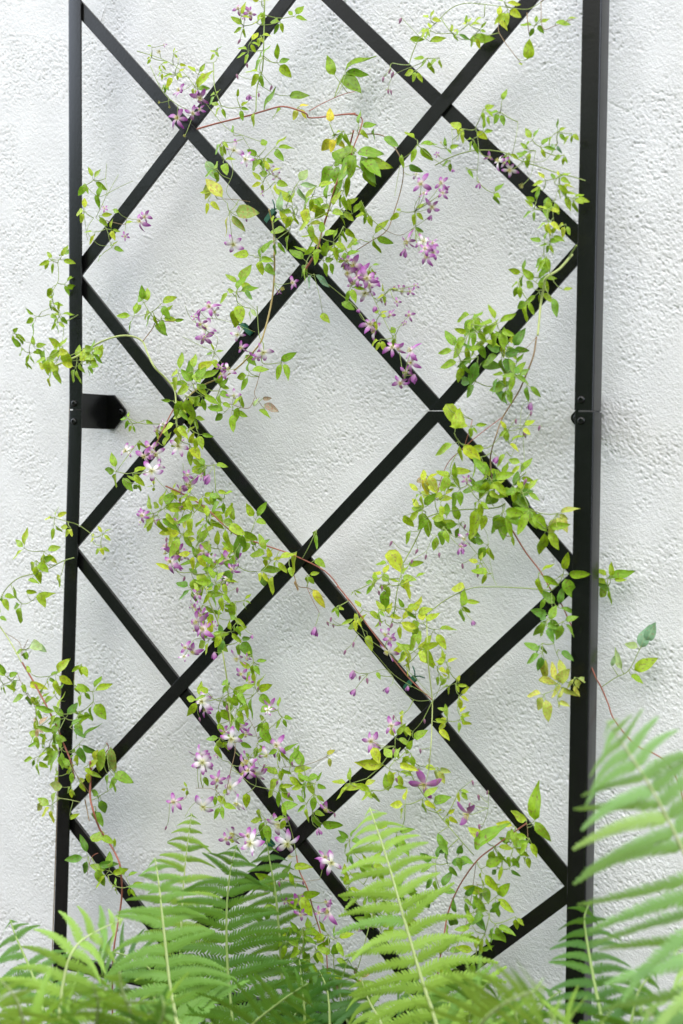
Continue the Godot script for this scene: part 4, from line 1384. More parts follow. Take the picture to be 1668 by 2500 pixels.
	["a", -416, 793, 45, 6, 23, 18, 33.4, "g"],
	["a", -417, 776, 55, 8, 23, 22, 28.6, "d"],
	["a", -480, 771, 45, 4, 16, 7, 20.7, "n"],
	["a", -498, 752, 30, 3, 9, 11, 21.8, "g"],
	["a", -479, 741, 18, 8, 28, 15, 25.6, "g"],
	["a", -423, 738, 30, 6, 23, 11, 38.3, "d"],
	["a", -417, 727, 25, 3, 11, 6, 20.6, "g"],
	["a", -487, 714, 36, 8, 23, 17, 19.8, "g"],
	["a", -452, 721, 36, 3, 14, 11, 29.1, "l"],
	["a", -399, 705, 36, 4, 14, 5, 23.2, "g"],
	["i", -246, 1135, 30, 6, 30, 11, 32.3, "g"],
	["i", -216, 1104, 18, 5, 21, 11, 29.6, "l"],
	["i", -182, 1099, 25, 6, 25, 10, 31.9, "l"],
	["i", -121, 1127, 55, 6, 24, 14, 35.5, "g"],
	["i", -162, 1134, 18, 5, 17, 10, 26.6, "g"],
	["i", -81, 1121, 30, 8, 24, 17, 29.5, "g"],
	["i", -72, 1097, 30, 3, 12, 7, 23.4, "g"],
	["i", -84, 1083, 30, 6, 14, 10, 20, "g"],
	["i", -87, 1052, 18, 5, 18, 15, 40.2, "d"],
	["i", -37, 1076, 36, 6, 23, 15, 26.6, "l"],
	["i", -40, 1062, 36, 5, 16, 13, 18.9, "l"],
	["i", -199, 1084, 18, 6, 25, 14, 27.7, "g"],
	["i", -157, 1083, 30, 8, 25, 21, 27.3, "l"],
	["i", -194, 1043, 30, 4, 25, 7, 36.4, "l"],
	["i", -169, 1045, 36, 8, 25, 21, 23.8, "g"],
	["i", -126, 1044, 45, 6, 16, 17, 21.8, "g"],
	["i", -173, 1021, 36, 4, 19, 14, 28.3, "d"],
	["i", -115, 1022, 55, 8, 24, 17, 26.9, "g"],
	["i", -159, 1003, 25, 6, 16, 17, 27.4, "l"],
	["i", -151, 983, 30, 3, 10, 9, 20.3, "g"],
	["i", -117, 994, 45, 3, 10, 5, 19.2, "g"],
	["i", -82, 973, 55, 3, 10, 7, 19, "g"],
	["i", -83, 1004, 36, 3, 16, 2, 13, "g"],
	["i", -106, 942, 36, 6, 28, 10, 27, "d"],
	["i", -143, 940, 36, 7, 24, 12, 27.3, "l"],
	["i", -102, 955, 55, 5, 12, 10, 19.9, "g"],
	["j", -70, 913, 25, 4, 12, 10, 20, "g"],
	["j", -74, 895, 18, 3, 14, 10, 27.1, "l"],
	["j", -87, 870, 45, 4, 16, 10, 26.9, "g"],
	["j", -121, 855, 36, 5, 18, 10, 23.7, "g"],
	["j", -68, 858, 18, 5, 20, 10, 27.1, "g"],
	["j", -145, 837, 18, 8, 25, 17, 27.5, "g"],
	["j", -103, 831, 25, 4, 12, 7, 21.9, "g"],
	["j", -90, 822, 45, 3, 12, 5, 21.7, "g"],
	["j", -17, 831, 36, 4, 12, 13, 18, "g"],
	["j", -51, 818, 18, 3, 8, 10, 20, "g"],
	["j", -129, 782, 25, 3, 8, 10, 20.3, "g"],
	["j", -119, 773, 18, 5, 16, 10, 17.7, "g"],
	["j", -10, 780, 45, 3, 10, 8, 19.7, "g"],
	["j", -55, 783, 36, 3, 8, 10, 18.2, "g"],
	["j", -74, 758, 18, 6, 20, 14, 15.8, "g"],
	["j", -4, 755, 55, 3, 12, 5, 21.3, "g"],
	["d", 50, 1120, 45, 2, 11, 7, 26, "g"],
	["d", 23, 1048, 25, 3, 8, 8, 18.7, "g"],
	["d", 88, 1007, 45, 3, 9, 7, 15, "g"],
	["e", 219, 1155, 25, 4, 18, 6, 29.3, "g"],
	["e", 265, 1138, 55, 5, 15, 11, 24.7, "g"],
	["e", 275, 1131, 18, 5, 19, 13, 25, "g"],
	["e", 342, 1157, 25, 3, 15, 5, 39.7, "g"],
	["e", 410, 1140, 45, 4, 18, 9, 35.6, "g"],
	["e", 424, 1157, 25, 3, 14, 5, 24.9, "v"],
	["e", 317, 1108, 18, 3, 6, 16, 25.6, "g"],
	["e", 313, 1080, 30, 4, 12, 6, 14.4, "l"],
	["e", 283, 1020, 30, 2, 9, 3, 20.1, "g"],
	["e", 403, 1073, 36, 3, 6, 12, 25, "g"],
	["e", 429, 1070, 18, 4, 14, 8, 28.9, "g"],
	["e", 422, 1020, 18, 6, 14, 12, 29, "d"],
	["e", 426, 1009, 55, 5, 14, 12, 23.9, "d"],
	["e", 441, 1008, 36, 3, 6, 9, 23.2, "d"],
	["e", 410, 975, 36, 2, 6, 5, 17.9, "d"],
	["e", 419, 964, 25, 4, 11, 5, 25, "d"],
	["e", 432, 915, 55, 6, 17, 11, 27, "v"],
	["e", 447, 923, 36, 4, 8, 12, 24, "v"],
	["e", 453, 929, 18, 3, 8, 3, 19.5, "v"],
	["e", 442, 901, 55, 3, 9, 5, 15.4, "v"],
	["e", 454, 1062, -60, 3, 5, 7, 21.7, "d"],
	["e", 477, 1058, -60, 6, 18, 11, 24.7, "g"],
	["d", 175, 1056, 25, 6, 20, 13, 21.4, "l"],
	["d", 176, 1044, 30, 4, 11, 10, 24.7, "l"],
	["d", 159, 1049, 30, 4, 14, 8, 17.3, "g"],
	["d", 120, 997, 30, 4, 11, 7, 19.2, "l"],
	["d", 162, 1008, 55, 2, 7, 3, 16.4, "g"],
	["d", 189, 1007, 45, 4, 18, 5, 22, "g"],
	["d", 122, 1033, 55, 3, 5, 10, 11.5, "l"],
	["d", 165, 990, 18, 7, 25, 13, 22.4, "l"],
	["d", 208, 997, 18, 4, 14, 10, 25.5, "l"],
	["d", 230, 984, 25, 8, 19, 14, 29.4, "l"],
	["d", 114, 974, 18, 4, 13, 11, 26, "l"],
	["d", 218, 951, 36, 6, 19, 13, 25.3, "l"],
	["d", 206, 936, 25, 4, 14, 8, 24.6, "l"],
	["d", 197, 952, 36, 3, 9, 8, 18.8, "l"],
	["d", 242, 920, 25, 5, 16, 11, 17.9, "l"],
	["d", 275, 934, 45, 4, 7, 9, 16.8, "l"],
	["d", 270, 906, 25, 8, 22, 11, 14.6, "l"],
	["d", 283, 889, 30, 3, 5, 8, 16.9, "l"],
	["d", 199, 856, 36, 2, 4, 10, 18.8, "l"],
	["d", 270, 850, 30, 6, 15, 10, 17.8, "l"],
	["d", 274, 865, 25, 4, 21, 5, 14.6, "l"],
	["d", 194, 835, 25, 3, 11, 6, 20.6, "l"],
	["d", 202, 797, 25, 4, 12, 11, 25.5, "g"],
	["d", 182, 809, 36, 4, 14, 11, 20.6, "l"],
	["d", 196, 785, 55, 4, 16, 10, 29.3, "l"],
	["d", 213, 774, 18, 4, 12, 4, 23.1, "l"],
	["d", 251, 780, 30, 3, 9, 3, 20.3, "v"],
	["a", -404, 705, 30, 5, 16, 11, 23.3, "l"],
	["a", -422, 678, 30, 8, 25, 20, 19.6, "l"],
	["a", -465, 631, 30, 3, 12, 9, 28.3, "l"],
	["a", -366, 660, 25, 3, 16, 8, 28.7, "d"],
	["a", -375, 640, 25, 2, 14, 4, 25.1, "d"],
	["a", -374, 551, 25, 5, 20, 13, 33.5, "d"],
	["a", -331, 540, 45, 4, 20, 9, 37.5, "g"],
	["a", -291, 532, 45, 8, 22, 21, 19.1, "g"],
	["j", -11, 738, 30, 6, 19, 15, 35.3, "g"],
	["j", 29, 742, 25, 4, 12, 12, 31.6, "g"],
	["j", 51, 730, 36, 8, 17, 17, 22, "g"],
	["j", -9, 721, 45, 3, 10, 5, 26.5, "g"],
	["j", 30, 685, 45, 6, 17, 15, 22.9, "g"],
	["j", 47, 706, 55, 3, 8, 10, 21.1, "g"],
	["j", -108, 691, 45, 4, 10, 14, 20.1, "g"],
	["j", -44, 664, 25, 3, 10, 12, 35.6, "g"],
	["j", -134, 692, 30, 2, 8, 4, 20.3, "g"],
	["j", -197, 692, 18, 3, 8, 5, 13.5, "l"],
	["j", -18, 550, 18, 4, 24, 7, 40, "g"],
	["j", 27, 565, 36, 4, 15, 8, 28.2, "g"],
	["j", 29, 506, 30, 3, 10, 8, 23.1, "g"],
	["j", 46, 484, 25, 10, 29, 15, 26.5, "g"],
	["j", 54, 471, 45, 4, 15, 8, 21.2, "g"],
	["j", 4, 446, 25, 4, 12, 10, 26.8, "g"],
	["d", 118, 738, 36, 5, 18, 10, 25.1, "l"],
	["d", 170, 743, 45, 4, 14, 10, 25.5, "g"],
	["d", 181, 765, 18, 3, 11, 7, 20.7, "l"],
	["d", 228, 733, 55, 6, 19, 11, 25.9, "l"],
	["d", 261, 713, 18, 4, 10, 10, 18.8, "l"],
	["d", 286, 664, 55, 5, 17, 9, 24, "d"],
	["d", 281, 748, 18, 3, 14, 6, 14.6, "l"],
	["d", 373, 708, 25, 3, 10, 8, 24.6, "l"],
	["d", 341, 684, 36, 4, 12, 13, 24.7, "l"],
	["d", 375, 682, 36, 8, 18, 11, 22.1, "g"],
	["d", 405, 703, 55, 3, 8, 8, 23.4, "g"],
	["d", 356, 658, 30, 2, 10, 3, 19.9, "g"],
	["d", 395, 673, 36, 3, 7, 9, 19.7, "g"],
	["d", 329, 646, 45, 3, 12, 17, 36.6, "g"],
	["d", 299, 598, 36, 3, 10, 8, 22.6, "d"],
	["d", 351, 642, 25, 5, 18, 7, 20.8, "d"],
	["d", 339, 606, 18, 5, 15, 13, 33, "g"],
	["d", 322, 616, 18, 3, 10, 6, 24.2, "d"],
	["d", 351, 578, 45, 6, 18, 16, 28.6, "d"],
	["d", 380, 583, 36, 2, 7, 6, 17.4, "g"],
	["d", 260, 637, 36, 8, 21, 19, 24.4, "d"],
	["d", 183, 682, 25, 4, 20, 5, 31.5, "g"],
	["d", 112, 651, 36, 8, 15, 20, 21.8, "d"],
	["d", 158, 624, 45, 6, 18, 13, 21.5, "g"],
	["d", 158, 569, 36, 6, 18, 13, 21.6, "d"],
	["j", 110, 588, 36, 5, 15, 13, 21, "g"],
	["d", 118, 447, 25, 4, 15, 8, 21.1, "n"],
	["j", 140, 591, 30, 6, 22, 13, 21.7, "g"],
	["j", 180, 579, 36, 6, 18, 16, 22.3, "d"],
	["j", 118, 555, 30, 6, 18, 17, 21, "g"],
	["j", 146, 523, 18, 6, 22, 13, 22.7, "g"],
	["d", 219, 586, 36, 5, 18, 16, 23, "g"],
	["d", 255, 600, 45, 5, 17, 16, 22.7, "d"],
	["d", 304, 576, 45, 6, 20, 13, 24.1, "d"],
	["d", 329, 558, 55, 5, 17, 13, 23.8, "g"],
	["d", 279, 532, 18, 5, 17, 13, 22.9, "g"],
	["j", 21, 492, 55, 6, 23, 17, 22.1, "g"],
	["j", -26, 497, 30, 5, 20, 14, 22.5, "d"],
	["j", 96, 511, 55, 6, 19, 16, 22.6, "g"],
	["j", 95, 468, 45, 6, 19, 17, 22.7, "g"],
	["j", 35, 436, 18, 6, 23, 14, 23.2, "d"],
	["d", 182, 542, 18, 6, 22, 16, 22.5, "g"],
	["d", 278, 508, 45, 6, 21, 13, 22.6, "g"],
	["d", 321, 519, 36, 5, 17, 13, 22.5, "g"],
]
const LEAVES := [
	["c", -66, 1758, 25, 22, 31, 42.3, "g"],
	["c", -33, 1757, 30, -32, -7, 32.1, "l"],
	["c", -78, 1754, 36, -2, -19, 21.3, "g"],
	["c", -66, 1797, -50, 35, 1, 33.3, "d"],
	["c", 67, 1795, 45, -11, 29, 32.6, "g"],
	["h", -177, 1801, 45, 28, 21, 37.4, "l"],
	["h", -182, 1801, 36, 26, -1, 24.4, "g"],
	["c", -159, 1685, 45, 20, -28, 34.3, "e"],
	["c", -17, 1598, 55, 2, 26, 29.6, "e"],
	["c", -65, 1551, 30, 3, -25, 27.3, "g"],
	["h", -419, 1673, 18, 12, -17, 20.6, "g"],
	["h", -379, 1647, 30, 4, 19, 21.6, "g"],
	["h", -389, 1652, 25, 5, -22, 24.4, "g"],
	["h", -319, 1615, 55, -19, 8, 18.4, "g"],
	["h", -304, 1597, 55, 14, 3, 13.8, "g"],
	["c", 37, 1825, -45, 45, 23, 53.6, "g"],
	["c", 37, 1821, -45, 36, 4, 36.2, "g"],
	["c", 32, 1817, -45, 39, -28, 46.3, "d"],
	["c", 127, 1714, 30, 0, -17, 18.4, "g"],
	["c", 152, 1696, 45, 29, -16, 32.1, "d"],
	["c", 181, 1669, 45, 2, -19, 20.8, "g"],
	["c", 99, 1684, 30, -53, -8, 53.3, "g"],
	["c", 93, 1681, 25, -48, 10, 46.3, "g"],
	["c", 114, 1675, 55, 42, 2, 42.1, "g"],
	["c", 107, 1673, 45, -28, -33, 47.6, "g"],
	["c", 115, 1671, 45, 25, -41, 49.3, "g"],
	["c", 124, 1664, 55, 39, -26, 45.5, "g"],
	["c", 109, 1670, 55, -6, -31, 35.1, "d"],
	["c", 124, 1662, 55, 45, -3, 43.8, "g"],
	["c", 198, 1650, 55, 21, -12, 24.1, "d"],
	["c", 111, 1609, 36, 2, -27, 29.7, "g"],
	["c", 211, 1561, 55, 14, -8, 15.5, "d"],
	["f", 306, 1716, 25, 4, -12, 13.6, "g"],
	["f", 453, 1586, 55, 18, -2, 18.9, "g"],
	["f", 181, 1839, 25, 22, -1, 21.6, "g"],
	["f", 210, 1834, 18, 26, 3, 27.1, "g"],
	["f", 264, 1833, 36, 17, -8, 18.4, "d"],
	["f", 276, 1827, 25, 34, 4, 35.9, "g"],
	["f", 278, 1844, 45, 1, 12, 13.5, "g"],
	["f", 377, 1782, 55, 6, 23, 27, "g"],
	["f", 413, 1830, 45, 21, -1, 21.7, "g"],
	["f", 434, 1829, 55, 13, 2, 14.6, "g"],
	["f", 357, 1783, 25, -7, 5, 8.7, "l"],
	["a", -499, 1401, 18, -3, -27, 29.9, "g"],
	["a", -356, 1405, 45, -4, -21, 24.2, "l"],
	["b", -232, 1442, 18, 19, 3, 17.7, "g"],
	["b", -274, 1474, 36, -5, 22, 24.6, "g"],
	["b", -272, 1437, 18, 25, -15, 27.1, "d"],
	["b", -77, 1482, 55, 19, -17, 24.9, "d"],
	["b", -59, 1523, 25, 21, -18, 27.3, "g"],
	["c", 39, 1501, 55, -2, -21, 22.9, "e"],
	["c", 26, 1505, 18, 22, -19, 29.1, "e"],
	["c", 40, 1445, 25, 17, -13, 21, "g"],
	["b", -93, 1385, 25, 17, -17, 23.8, "g"],
	["b", -26, 1375, 30, 24, 13, 27.1, "g"],
	["b", -34, 1371, 18, -2, -24, 26.6, "g"],
	["b", -5, 1368, 55, 12, -22, 26.8, "g"],
	["b", -64, 1300, 30, 22, -10, 23.7, "g"],
	["b", -62, 1309, 18, 31, -11, 31.2, "n"],
	["b", -58, 1317, 30, 18, 1, 16.6, "n"],
	["b", -65, 1305, 45, 9, 13, 16.6, "e"],
	["b", -94, 1322, 36, 0, -19, 20.8, "g"],
	["b", -94, 1303, 45, -2, -21, 23.7, "g"],
	["b", -242, 1242, 30, 7, 22, 25.4, "g"],
	["b", -323, 1188, 30, 21, -20, 28.9, "g"],
	["b", -190, 1221, 25, 24, -13, 26.7, "g"],
	["b", -188, 1207, 30, 23, -7, 22.8, "g"],
	["c", 78, 1460, 30, 23, -7, 22.9, "g"],
	["e", 430, 1466, 36, 12, 4, 13.2, "g"],
	["e", 418, 1454, 45, 9, -25, 28.4, "d"],
	["e", 301, 1368, 18, 30, -6, 31.6, "d"],
	["e", 342, 1344, 55, -4, -22, 24.1, "d"],
	["e", 250, 1309, 25, 21, -30, 38.8, "l"],
	["e", 268, 1302, 25, 17, -21, 29, "l"],
	["e", 299, 1277, 55, -27, 1, 27.1, "l"],
	["e", 316, 1246, 36, -25, -1, 25.2, "g"],
	["e", 202, 1196, 18, 20, 5, 21.1, "n"],
	["a", -489, 1047, 25, 25, 4, 21.9, "g"],
	["a", -498, 1014, 55, 29, -2, 25.7, "g"],
	["a", -511, 993, 45, 24, -1, 21, "g"],
	["a", -491, 991, 36, 17, -22, 29.1, "g"],
	["a", -506, 905, 36, 33, -8, 30.8, "e"],
	["a", -512, 901, 18, 22, -13, 24.5, "e"],
	["a", -543, 838, 30, -19, -28, 32.8, "g"],
	["a", -518, 834, 25, 39, -9, 36, "l"],
	["a", -474, 739, 55, -25, -3, 21.7, "g"],
	["a", -350, 742, 36, -15, -41, 45.4, "l"],
	["a", -350, 741, 18, 2, -43, 47.7, "v"],
	["a", -372, 736, 25, -8, -40, 43.8, "l"],
	["i", -25, 1045, 45, -5, -27, 29.3, "l"],
	["i", -163, 1058, 18, -3, -38, 41.9, "l"],
	["i", -112, 999, 25, 2, -26, 28.6, "g"],
	["i", -110, 971, 18, 19, -8, 20.4, "g"],
	["j", -93, 824, 25, 1, 17, 18.8, "g"],
	["j", -73, 851, 25, 7, -31, 35.2, "g"],
	["j", -38, 839, 55, 24, 8, 23.5, "g"],
	["j", -44, 810, 45, 18, -24, 32.5, "g"],
	["j", -132, 805, 30, 15, -17, 24.2, "g"],
	["j", -126, 774, 45, 11, -19, 24.1, "g"],
	["j", -19, 767, 18, 23, 23, 31.2, "g"],
	["j", 70, 773, 30, 3, -13, 14.5, "v"],
	["j", 80, 785, 55, 13, 8, 14.4, "v"],
	["i", 8, 1084, 30, -11, -37, 41, "l"],
	["i", 10, 1062, 55, 6, -14, 16.3, "l"],
	["d", 34, 1073, 18, 18, -10, 21.2, "g"],
	["d", 41, 1028, 36, 20, -24, 33.4, "y"],
	["d", 4, 1040, 25, -1, -17, 18.4, "n"],
	["e", 185, 1145, 25, 14, -17, 23.3, "g"],
	["e", 202, 1124, 36, -7, -20, 22.4, "g"],
	["e", 230, 1144, 36, -15, -18, 24.4, "g"],
	["e", 233, 1145, 18, 20, -27, 36.4, "d"],
	["e", 249, 1117, 45, -5, -20, 22.1, "l"],
	["e", 310, 1159, 25, -20, -42, 49.8, "g"],
	["e", 320, 1151, 36, -3, -20, 22.5, "g"],
	["e", 377, 1163, 18, 14, -27, 33.2, "g"],
	["e", 358, 1122, 25, 3, -13, 14.3, "l"],
	["e", 326, 1069, 36, -29, 6, 30.7, "g"],
	["e", 316, 1066, 18, -5, -15, 17.2, "g"],
	["e", 286, 1045, 25, -26, -2, 25.9, "l"],
	["e", 288, 1019, 36, 2, 25, 26.9, "g"],
	["e", 290, 1025, 30, 21, 1, 21.4, "g"],
	["e", 417, 1038, 45, -8, -14, 16.7, "g"],
	["e", 415, 951, 30, -10, -30, 33.6, "v"],
	["e", 404, 922, 30, 29, -2, 30.3, "v"],
	["e", 472, 1063, -60, 38, 14, 42.9, "g"],
	["e", 526, 969, -50, 9, 31, 35.2, "e"],
	["e", 534, 979, -50, 13, 25, 30.4, "e"],
	["e", 521, 969, -50, -18, 5, 20.3, "e"],
	["e", 498, 936, -50, -12, 28, 34.1, "e"],
	["e", 484, 939, -50, 4, 15, 17.1, "e"],
	["e", 517, 936, -50, 31, 19, 38, "g"],
	["e", 513, 929, -50, 18, -8, 21.7, "g"],
	["d", 158, 1092, 18, 30, -29, 44.5, "l"],
	["d", 161, 1074, 30, -23, 1, 22.7, "g"],
	["d", 223, 1059, 55, 12, 9, 15.2, "g"],
	["d", 192, 1073, 18, 24, 5, 24.8, "l"],
	["d", 204, 1055, 45, 2, -30, 32.8, "l"],
	["d", 158, 1033, 30, 4, -30, 33.4, "g"],
	["d", 129, 999, 18, 20, -9, 22.3, "g"],
	["d", 227, 953, 36, 18, -24, 32.8, "g"],
	["d", 161, 915, 55, 7, -9, 12.7, "g"],
	["d", 253, 853, 45, 18, -1, 18.7, "l"],
	["d", 260, 840, 45, 15, -14, 22.2, "l"],
	["d", 210, 817, 25, 19, 16, 24.7, "g"],
	["d", 165, 775, 36, -49, 0, 48, "l"],
	["d", 152, 801, 45, 14, -20, 27, "l"],
	["a", -430, 670, 45, -36, 1, 31.2, "v"],
	["a", -456, 655, 30, -15, -35, 38.8, "l"],
	["a", -484, 634, 30, -22, -24, 30.1, "v"],
	["a", -349, 696, 25, -14, -30, 33.3, "g"],
	["a", -329, 697, 36, -2, -25, 27.6, "g"],
	["a", -331, 693, 25, -17, -19, 23.7, "g"],
	["a", -337, 700, 25, 39, -6, 36.4, "g"],
	["a", -429, 612, 25, 19, 15, 21.8, "g"],
	["a", -362, 587, 18, -41, 1, 36.7, "l"],
	["a", -352, 595, 36, 23, -8, 23.8, "g"],
	["a", -332, 594, 30, 2, -14, 15.8, "g"],
	["j", 10, 740, 45, 19, -14, 25.6, "g"],
	["j", 3, 695, 55, 28, 9, 27.8, "g"],
	["j", -77, 701, 30, 1, -23, 24.8, "g"],
	["j", -60, 676, 18, -3, -22, 24, "g"],
	["j", -159, 716, 25, 5, -14, 16.8, "g"],
	["j", -92, 627, 36, -24, -7, 22.6, "g"],
	["j", 33, 558, 45, 24, -20, 34.4, "g"],
	["j", 12, 598, 30, 32, 5, 31, "g"],
	["j", -37, 529, 36, 23, 7, 22.3, "g"],
	["j", 7, 504, 30, -9, -25, 26.6, "g"],
	["j", 57, 670, 25, 35, 0, 34.4, "g"],
	["d", 92, 726, 25, 44, 18, 45.3, "l"],
	["d", 168, 735, 25, -1, 23, 25.7, "g"],
	["d", 244, 727, 25, 26, 13, 28.8, "g"],
	["d", 260, 687, 45, 21, -24, 36.1, "d"],
	["d", 324, 676, 55, 45, 49, 66.5, "g"],
	["d", 406, 725, 36, 3, 51, 55.6, "g"],
	["d", 391, 722, 30, -31, 6, 33.2, "l"],
	["d", 410, 725, 45, 19, -26, 36.9, "l"],
]
